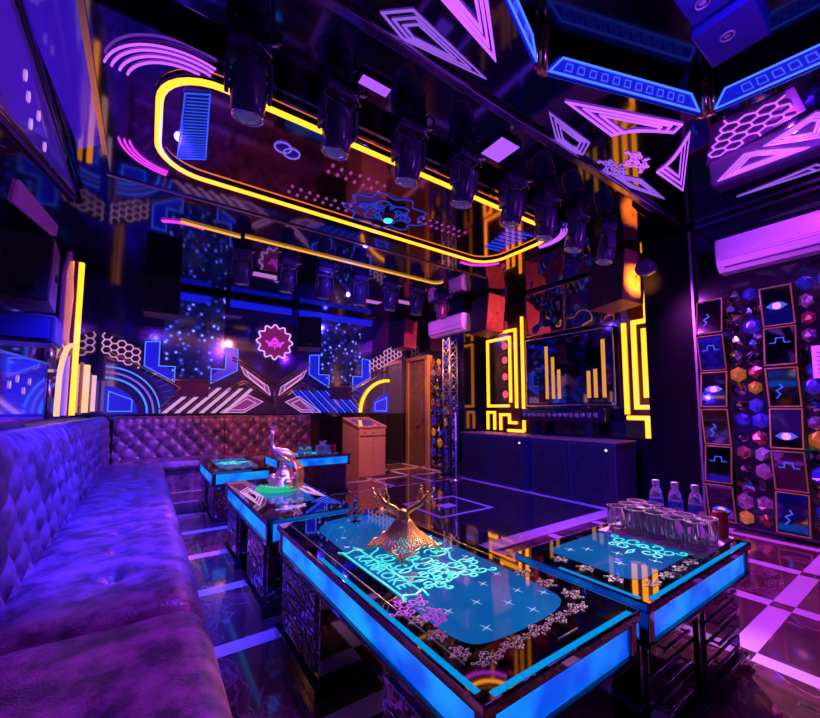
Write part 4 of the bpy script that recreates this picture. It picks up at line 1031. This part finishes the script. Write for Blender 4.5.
# glasses and boxes on the far table
g1 = None
for k, (x, y) in enumerate(((1.72,5.06),(1.82,5.06),(1.75,5.16),(1.98,5.06),(2.07,5.06),(2.02,5.17))):
    o = copy_tree(g0); o.location = (x, y, ZO+.001); o['group'] = 'small glasses on the far table'
    o['label'] = 'small glass on the far table, ' + ['outer one of the trio nearer the peacock','inner one of the trio nearer the peacock','rear one of the trio nearer the peacock','outer one of the trio nearer the lectern','inner one of the trio nearer the lectern','rear one of the trio nearer the lectern'][k]
root = thing('drink_can', 'red can on the far table in front of the shorter sofa', 'can', (2.2,5.12,ZO))
mb = MB(); mb.lathe([(.026,0),(.033,.008),(.033,.108),(.026,.118)], (2.2,5.12,ZO+.0008), 18); mb.build('can_body', REDC, root)
mb = MB(); mb.lathe([(.0255,.119),(.0255,.122)], (2.2,5.12,ZO), 18); mb.build('can_lid', CHR, root)
root = thing('tissue_box', 'small pale tissue box among glasses on the far table', 'tissue box', (2.13,5.33,ZO))
mb = MB(); mb.box((2.04,5.26,ZO+.0008),(2.22,5.40,ZO+.10),bev=.006); mb.build('box_body', mat('violet card box', (.5,.35,.7), rough=.5), root)
mb = MB(); mb.prism([(2.09,5.33,ZO+.1),(2.17,5.33,ZO+.1),(2.19,5.34,ZO+.17),(2.13,5.35,ZO+.15),(2.08,5.34,ZO+.165)], (0,.012,0)); mb.build('tissue', WHITE, root)

# gold lattice ornament with antlers
root = thing('antler_ornament', 'gold lattice ornament with two branching antlers on the biggest table', 'ornament', (.94,1.42,ZO+.001), rz=math.radians(-34.5)); root.scale = (.76,.76,.92)
def sk(t, th):
    """square flaring skirt surface"""
    h = .115*t; half = .028 + .128*(1-t)**.85 - .02*math.sin(PI*t)
    c, s = math.cos(th), math.sin(th); c2, s2 = math.cos(th+PI/4), math.sin(th+PI/4); k = (abs(c2)**5+abs(s2)**5)**(-.2)
    lift = -.014*math.cos(4*th)*(1-t)**2 + .010*(1-t)**2*abs(math.sin(6*th))
    return Vector((half*k*c, half*k*s, .032+h+lift))
mb = MB()
for sgn in (1,-1):
    for i in range(44):
        mb.tube([sk(t/12, 2*PI*i/44+sgn*t/12*.9) for t in range(13)], .0036, 5)
sk_o = loc_build(mb, 'lattice_skirt', GOLD, root)
mb = MB(); mb.tube([sk(0, 2*PI*i/96)+Vector((0,0,.004*math.sin(i*PI/3))) for i in range(96)], .006, 6, True); loc_build(mb, 'scalloped_rim', GOLD, root)
for k in range(4):
    a = k*PI/2; p = sk(0,a); d = Vector((math.cos(a),math.sin(a),0))
    mb = MB(); mb.tube([p+Vector((0,0,.02))-d*.01, p+Vector((0,0,-.005)), p-Vector((0,0,p.z-.012))+d*.012, p-Vector((0,0,p.z-.006))+d*.024], .008, 8, radii=[.007,.010,.009,.006]); mb.ball(p+d*.003, .013); loc_build(mb, 'foot', GOLD, root)
mb = MB(); mb.lathe([(.03,.135),(.036,.148),(.028,.158),(.03,.17),(.024,.185),(.012,.192)], n=18)
for k in range(10): mb.ball((.034*math.cos(k*PI/5),.034*math.sin(k*PI/5),.15), .007, 6, 4)
loc_build(mb, 'collar', GOLD, root)
for s in (-1,1):
    mb = MB()
    mb.tube([(0,0,.16),(s*.05,0,.195),(s*.10,0,.215),(s*.14,0,.262)], .013, 8, radii=[.013,.015,.012,.008])
    mb.tube([(s*.085,0,.208),(s*.083,0,.245),(s*.10,0,.275)], .008, 8, radii=[.009,.007,.004])
    mb.tube([(s*.11,0,.222),(s*.115,.01,.26),(s*.105,.015,.29)], .008, 8, radii=[.008,.007,.004])
    mb.tube([(s*.13,0,.25),(s*.16,0,.255),(s*.175,0,.28)], .007, 8, radii=[.007,.006,.003])
    mb.tube([(s*.12,0,.235),(s*.145,-.01,.225),(s*.165,-.01,.24)], .006, 8, radii=[.006,.005,.003])
    for q in ((.10,0,.278),(.105,.015,.292),(.175,0,.283),(.14,0,.266),(.165,-.01,.243)): mb.ball((s*q[0],q[1],q[2]), .010, 8, 6)
    for t in range(9): mb.ball((s*(.02+.012*t), -.011, .175+.0055*t), .005, 6, 4)
    loc_build(mb, 'antler', GOLD, root)
# tiered ornament
root = thing('tiered_ornament', 'small tiered crown-shaped metal ornament near the far end of the biggest table', 'ornament', (.96,1.92,ZO+.001))
mb = MB(); mb.lathe([(.03,0),(.034,.006),(.012,.014),(.014,.026),(.042,.04),(.046,.052),(.03,.066),(.018,.07),(.028,.082),(.03,.09),(.016,.102),(.008,.112),(.012,.120),(.007,.13),(.002,.15)], n=20); b = loc_build(mb, 'tiered_body', mat('rose silver', (.75,.6,.65), rough=.18, metal=1.), root)
mb = MB()
for k in range(10): a = k*PI/5; mb.ball((.046*math.cos(a),.046*math.sin(a),.053), .008, 6, 4); mb.ball((.03*math.cos(a),.03*math.sin(a),.094), .005, 6, 4)
loc_build(mb, 'bead_row', GOLD, root)
# peacock
root = thing('peacock_figurine', 'gold peacock figurine on a rock with a green glow at its foot', 'figurine', (.90,3.08,ZO+.001), rz=math.radians(-34.5))
mb = MB()
for k in range(26):
    a = random.uniform(0,2*PI); r = random.uniform(0,.10); z = random.uniform(.015,.15)*(1-r/.16)
    mb.ball((r*math.cos(a)+.02,r*math.sin(a),z+.02), random.uniform(.025,.05), 7, 5, (1,1,.8))
mb.lathe([(.14,.004),(.13,.03),(.09,.08),(.06,.14),(.03,.17)], (.02,0,0), 14); loc_build(mb, 'rock', GOLD, root)
mb = MB(); mb.lathe([(.17,0),(.165,.006),(.05,.0065)], (-.02,-.03,0), 20); loc_build(mb, 'glowing_foot', EMER, root)
mb = MB()
for k in range(14): a = -2.6+k*.17; mb.ball((.13*math.cos(a)-.02,.13*math.sin(a)-.02,.02), .022, 7, 5, (1,1,.9))
loc_build(mb, 'green_crystals', EMER, root)
mb = MB(); mb.tube([(-.11,0,.445),(-.10,0,.44),(-.085,0,.425),(-.085,0,.39),(-.09,0,.35),(-.075,0,.30),(-.03,0,.265),(.02,0,.25),(.06,0,.235),(.09,0,.20)], .02, 12, radii=[.003,.009,.018,.014,.013,.022,.048,.055,.042,.02]); mb.cyl((-.01,.02,.17),(-.01,.02,.24),.006); mb.cyl((-.01,-.02,.17),(-.01,-.02,.24),.006)
loc_build(mb, 'bird_body', GOLD, root)
mb = MB()
for k in range(5): mb.tube([(-.085,0,.44),(-.08+.010*(k-2),.004*(k-2),.475)], .0018, 4); mb.ball((-.08+.010*(k-2),.004*(k-2),.478), .004, 6, 4)
loc_build(mb, 'crest', GOLD, root)
mb = MB()
for k in range(15):
    w = (k-7)/7; mb.tube([(.06,w*.02,.235),(.115,w*.05,.19),(.135+.01*abs(w),w*.08,.10),(.14,w*.10,.02)], .009, 6, radii=[.008,.012,.013,.006], flat=.6)
    for z in (.15,.10,.05): mb.ball((.14,w*.085,z), .010, 6, 4, (.5,1,1.3))
loc_build(mb, 'tail_feathers', GOLD, root)
mb = MB()
for s in (-1,1):
    for k in range(5): mb.tube([(-.03+.01*k,s*.05,.275-.006*k),(.03+.012*k,s*.058,.245-.008*k),(.07+.008*k,s*.045,.215-.01*k)], .009, 6, radii=[.006,.010,.003], flat=.5)
loc_build(mb, 'wings', GOLD, root)

# ------------------------------------------------------------------ lectern
root = thing('lectern', 'studded brown lectern with a slanted top standing before back wall', 'lectern', (3.21,6.12,0))
mb = MB(); x0,x1,y0,y1 = 2.95,3.47,5.80,6.45
vs = [(x0,y0,.0),(x1,y0,.0),(x1,y1,.0),(x0,y1,.0),(x0,y0,.84),(x1,y0,.84),(x1,y1,.98),(x0,y1,.98)]
mb.add(vs, [[0,3,2,1],[4,5,6,7],[0,1,5,4],[1,2,6,5],[2,3,7,6],[3,0,4,7]]); mb.build('body', CRATE, root)
for a, b_ in ((x0+.01,x0+.265),(x0+.285,x1-.01)):
    mb = MB(); mb.box((a,y0-.014,.03),(b_,y0-.0005,.69),bev=.004); mb.build('front_panel', CRATE, root)
mb = MB(); mb.box((x0+.01,y0-.018,.715),(x1-.01,y0-.0005,.82),bev=.004); rail = mb.build('top_rail', CRATE, root)
mb = MB()
for k in range(3): mb.ball((x0+.09+.17*k, y0-.02, .768), .012, 8, 6)
mb.build('rail_studs', BLK, rail, origin=root.location)
mb = MB(); R = Matrix.Rotation(math.atan(.14/.65),3,'X')
for lo, hi in (((-.27,-.345,.0),(.27,-.31,.03)),((-.27,.31,.0),(.27,.345,.03)),((-.27,-.31,.0),(-.235,.31,.03)),((.235,-.31,.0),(.27,.31,.03))):
    m2 = MB().box(lo, hi); mb.add([Vector((3.21,6.125,.913))+R @ v for v in m2.v], m2.f)
mb.build('top_rim', CRATE, root)
m2 = MB().box((-.234,-.309,.0),(.234,.309,.006)); mb = MB(); mb.add([Vector((3.21,6.125,.913))+R @ v for v in m2.v], m2.f); mb.build('slanted_glass', mat('blue violet lectern glass', (.08,.08,.4), rough=.08, coat=1.), root)
# microphone stand
root = thing('microphone_stand', 'thin chrome microphone stand on the black dance floor', 'microphone stand', (4.15,4.72,.012))
mb = MB(); mb.lathe([(.11,.0),(.11,.012),(.03,.03),(.014,.05)], (4.15,4.72,.0125), 24); mb.build('round_base', CHR, root)
mb = MB(); mb.cyl((4.15,4.72,.05),(4.15,4.72,1.12),.013); mb.cyl((4.15,4.72,.62),(4.15,4.72,.70),.018); mb.build('pole', mat('pale steel pole', (.8,.75,.8), rough=.4, metal=.4), root)
mb = MB(); mb.cyl((4.15,4.72,1.12),(4.10,4.66,1.16),.012); mb.build('clip', PLAS, root)
mb = MB(); mb.cyl((4.18,4.76,1.12),(4.08,4.63,1.20),.012,.018); mb.ball((4.065,4.61,1.212), .026); mb.build('microphone', CHR, root)

# ------------------------------------------------------------------ loudspeakers
def speaker(label, loc, rz, w, h, d, side, tilt=8., mount=.12):
    root = thing('loudspeaker', label, 'loudspeaker', loc, rz, 'hanging loudspeakers')
    R = Matrix.Rotation(math.radians(tilt),3,'Y')
    def P(mb): mb.v = [R @ v for v in mb.v]; return mb
    mb = MB(); k = .9
    vs = [(-d/2,-w/2,-h/2),(-d/2,w/2,-h/2),(-d/2,w/2,h/2),(-d/2,-w/2,h/2),(d/2,-w/2*k,-h/2),(d/2,w/2*k,-h/2),(d/2,w/2*k,h/2),(d/2,-w/2*k,h/2)]
    mb.add(vs, [[0,1,2,3],[4,7,6,5],[0,4,5,1],[1,5,6,2],[2,6,7,3],[3,7,4,0]]); loc_build(P(mb), 'cabinet', side, root)
    mb = MB(); mb.box((-d/2-.012,-w/2+.004,-h/2+.004),(-d/2-.0005,w/2-.004,h/2-.004),bev=.004); g = loc_build(P(mb), 'front_grille', GRIL, root)
    mb = MB(); mb.box((-d/2-.016,-.035,-h/2+.045),(-d/2-.012,.035,-h/2+.065)); loc_build(P(mb), 'badge', CHR, g)
    mb = MB(); mb.cyl((d/2-.02,0,0),(d/2+mount,0,.02),.022); mb.box((d/2+mount-.015,-.07,-.09),(d/2+mount,.07,.11)); loc_build(mb, 'wall_bracket', BLKM, root)
    for s in (-1,1):
        mb = MB(); mb.lathe([(.022,0),(.018,.012)], (.02,s*w/2*.9,0.0), 12, Matrix.Rotation(-s*PI/2,3,'X')); loc_build(P(mb), 'side_knob', BLKM, root)
    return root
speaker('loudspeaker with orange lit side hanging beside the right stepped yellow panel, the largest in view', (4.76,2.36,2.725), -.36, .55, .62, .32, WOOD, 6, .25)
speaker('loudspeaker with red lit side hanging above the left stepped yellow panel', (4.70,4.50,2.74), -.2, .50, .62, .34, WOOD, 6, .30)
speaker('loudspeaker with magenta lit side hanging above the brown door', (4.42,6.62,2.72), 0, .48, .58, .32, WOOD, 4, .17)
speaker('loudspeaker hanging before back wall, the one nearer the left wall', (.11,6.55,2.79), PI/2, .44, .56, .30, WOOD, 4, .10)
speaker('loudspeaker hanging on back wall just right of the pink gear emblem', (2.36,6.66,2.52), PI/2-.3, .42, .56, .32, WOOD, 4, .10)
speaker('small loudspeaker modelling a reflection in left wall, facing the camera below the violet panel', (-.47,2.42,1.78), PI/2, .17, .30, .20, WOOD, 4, .03)  # modelled in place of a loudspeaker reflected in the mirror wall
root = thing('wall_reflection_box', 'dark box modelling a reflection in left wall, under the small reflected loudspeaker', 'reflection', (-.48,2.4,1.45))  # box modelled in place of the lower part of that reflection
mb = MB(); mb.box((XL+.002,2.32,1.45),(-.36,2.52,1.58),bev=.01); mb.build('reflection_case', PLAS, root)
mb = MB(); mb.box((-.60,2.31,1.47),(-.38,2.3195,1.56)); mb.build('front_plate', mat('blue front plate', (.05,.05,.3), rough=.3), root)

# ------------------------------------------------------------------ moving head lamps
def moving_head():
    root = thing('moving_head_lamp', 'x', 'stage lamp', (0,0,0))
    mb = MB(); mb.box((-.12,-.085,-.085),(.12,.085,-.001),bev=.012); loc_build(mb, 'base', PLAS, root)
    mb = MB(); mb.cyl((0,0,-.085),(0,0,-.115),.06); mb.box((-.135,-.035,-.135),(.135,.035,-.112),bev=.008)
    for s in (-1,1): mb.box((min(s*.135,s*.108),-.05,-.33),(max(s*.135,s*.108),.05,-.115),bev=.010)
    yk = loc_build(mb, 'yoke', PLAS, root)
    R = Matrix.Rotation(math.radians(12),3,'X')
    mb = MB(); mb.lathe([(.02,.13),(.07,.125),(.094,.09),(.100,.02),(.102,-.08),(.098,-.15),(.088,-.175),(.07,-.178)], n=24); mb.box((-.104,-.03,-.06),(.104,.03,.04),bev=.006)
    mb.v = [R @ v + Vector((0,0,-.285)) for v in mb.v]; hd = loc_build(mb, 'lamp_head', PLAS, root)
    mb = MB(); mb.tube([(.084*math.cos(k*PI/12),.084*math.sin(k*PI/12),-.178) for k in range(24)], .009, 6, True); mb.v = [R @ v + Vector((0,0,-.285)) for v in mb.v]; loc_build(mb, 'lens_ring', CHR, hd)
    mb = MB(); mb.lathe([(.074,-.176),(.06,-.186),(.03,-.193),(.002,-.195)], n=20); mb.v = [R @ v + Vector((0,0,-.285)) for v in mb.v]; loc_build(mb, 'lens', LENS, hd)
    mb = MB(); mb.tube([(.06,-.06,-.03),(.12,-.12,-.06),(.165,-.12,-.03),(.17,-.07,-.01),(.10,-.06,-.012)], .010, 8); mb.tube([(.02,-.086,-.04),(.06,-.13,-.10),(.12,-.10,-.12),(.11,-.05,-.10)], .005, 6); loc_build(mb, 'cable', CHR, root)
    return root
mh = moving_head()
XS1 = (.37,.88,1.40,1.91,2.46,2.91,3.38,3.95)
ordw = ['first','second','third','fourth','fifth','sixth','seventh','eighth']
for k, x in enumerate(XS1):
    o = mh if k == 0 else copy_tree(mh)
    o.location = (x, 2.05, ZC-.0005); o.scale = (.88,.88,.84); o.rotation_euler = (0,0,(-.15,.1,-.05,.12,-.1,.05,.3,.9)[k])
    o['label'] = 'moving-head lamp in the big near row, %s counted from the left wall' % ordw[k]; o['group'] = 'moving-head lamps in the near row'
for k, x in enumerate((.88,1.43,1.94,2.49,3.02,3.51,4.02)):
    o = copy_tree(mh); o.location = (x, 4.9, ZC-.0005); o.rotation_euler = (0,0,.2*((k*5) % 3-1)); o.scale = (.9,.9,.9)
    o['label'] = 'moving-head lamp in the small far row, %s counted from the left wall' % ordw[k]; o['group'] = 'moving-head lamps in the far row'
root = thing('par_lamp', 'black lamp clamped on pilaster corner beside the orange-sided loudspeaker', 'stage lamp', (4.62,1.95,2.72))
mb = MB(); R = Matrix.Rotation(math.radians(75),3,'Y') ; mb.lathe([(.03,.12),(.075,.11),(.085,.0),(.085,-.12),(.06,-.125)], (4.56,1.92,2.74), 20, R); mb.build('lamp_body', PLAS, root)
mb = MB(); mb.tube([(4.70,1.93,2.74),(4.65,1.93,2.86),(4.58,1.93,2.86),(4.58,1.93,2.76)], .012, 8); mb.build('clamp', PLAS, root)
mb = MB(); mb.lathe([(.05,-.126),(.03,-.132),(.002,-.134)], (4.58,1.93,2.74), 16, R); mb.build('lens', LENS, root)
# ------------------------------------------------------------------ lamp beams and added fill lights
def spot(loc, tgt, c, e, ang=70, blend=.8, r=.05):
    l = bpy.data.lights.new('stage_or_added_beam', 'SPOT'); l.energy = e; l.color = c; l.spot_size = math.radians(ang); l.spot_blend = blend; l.shadow_soft_size = r
    o = bpy.data.objects.new('stage_or_added_beam', l); col.objects.link(o); o.location = loc
    o.rotation_euler = (Vector(tgt)-Vector(loc)).to_track_quat('-Z','Y').to_euler(); return o
def point(loc, c, e, r=.15):
    l = bpy.data.lights.new('fill_light', 'POINT'); l.energy = e; l.color = c; l.shadow_soft_size = r
    o = bpy.data.objects.new('fill_light', l); col.objects.link(o); o.location = loc; return o
BL, VI, MG, PU, WM = (.04,.03,1.), (.28,.05,1.), (.9,.08,.55), (.45,.08,.85), (1.,.38,.12)
ZL = 2.55
spot((.37,2.0,ZL),(-.05,3.0,.45), BL, 1250, 66)
spot((.88,2.0,ZL),(-.2,1.3,.45), (.22,.03,1.), 170, 60)
spot((1.40,2.0,ZL),(-.4,4.6,.6), BL, 1100, 60)
spot((1.91,2.0,ZL),(.1,.5,.45), (.8,.06,.5), 130, 60)
spot((2.46,2.0,ZL),(4.4,3.3,.3), BL, 700, 75)
spot((2.91,2.0,ZL),(3.6,.5,0), (.50,.05,.80), 620, 95)
spot((3.38,2.0,ZL),(4.7,.8,1.4), (.6,.06,.9), 300, 80)
spot((3.95,2.0,ZL),(2.15,.87,.6), (1.,.55,.75), 480, 34)
spot((2.46,2.02,ZL),(.95,1.42,.65), (1.,.55,.30), 700, 20)
spot((1.91,2.05,ZL),(.9,3.08,.75), (1.,.38,.10), 170, 22)
spot((1.43,4.85,2.62),(1.0,6.9,.7), (1.,.22,.10), 190, 80, r=.02)
spot((2.49,4.85,2.62),(3.2,6.1,.5), (1.,.30,.20), 420, 40)
spot((3.51,4.85,2.62),(3.2,4.0,0), PU, 160, 90)
spot((4.02,4.85,2.62),(4.7,6.4,1.2), (1.,.36,.16), 420, 75)
spot((1.94,4.85,2.62),(.62,2.9,.0), (.9,.14,.36), 420, 38)
spot((.88,4.85,2.62),(-.1,5.5,.5), BL, 400, 80)
spot((4.42,1.72,2.36),(4.74,2.14,2.74), (1.,.36,.03), 260, 44)  # spot added beside the clamped lamp to light the loudspeaker side orange
spot((3.38,2.1,ZL),(4.68,5.45,2.74), (.6,.10,1.), 420, 14)         # added beam from the near lamp row onto the small air conditioner
spot((3.95,2.1,ZL),(4.72,4.4,2.75), (1.,.10,.10), 420, 22)
spot((3.38,2.1,ZL),(4.42,6.4,2.72), (1.,.05,.30), 700, 14)
# fill lights added near the ceiling, without fixtures
point((1.9,.2,3.05), (.30,.05,1.), 22, .03)
point((3.9,.6,2.95), (.40,.03,1.), 30, .03)
point((.1,3.0,2.9), (.04,.02,1.), 14, .03)
point((2.2,4.2,2.95), (.10,.03,1.), 26, .03)
point((3.0,6.4,2.9), (.05,.03,1.), 24, .03)
w = bpy.data.worlds.new('room_dark'); scene.world = w; w.use_nodes = True
w.node_tree.nodes['Background'].inputs[0].default_value = (.02,.01,.06,1); w.node_tree.nodes['Background'].inputs[1].default_value = .3

# ------------------------------------------------------------------ camera
cam = bpy.data.cameras.new('camera'); cam.sensor_width = 36; cam.lens = 381/820*36; cam.shift_y = 21/820; cam.clip_start = .02
co = bpy.data.objects.new('camera', cam); col.objects.link(co)
co.location = (0,0,1.15); co.rotation_euler = (math.radians(90)+math.atan(30/381.), 0, -math.atan(263/(381/math.cos(math.atan(30/381.)))))
scene.camera = co
scene.view_settings.view_transform = 'Standard'
try: scene.view_settings.look = 'None'
except Exception: pass
scene.view_settings.gamma = 1.; scene.view_settings.exposure = .15; scene.view_settings.use_curve_mapping = False
scene.cycles.use_denoising = True
scene.cycles.max_bounces = 8; scene.cycles.glossy_bounces = 5; scene.cycles.transmission_bounces = 8; scene.cycles.sample_clamp_indirect = 4
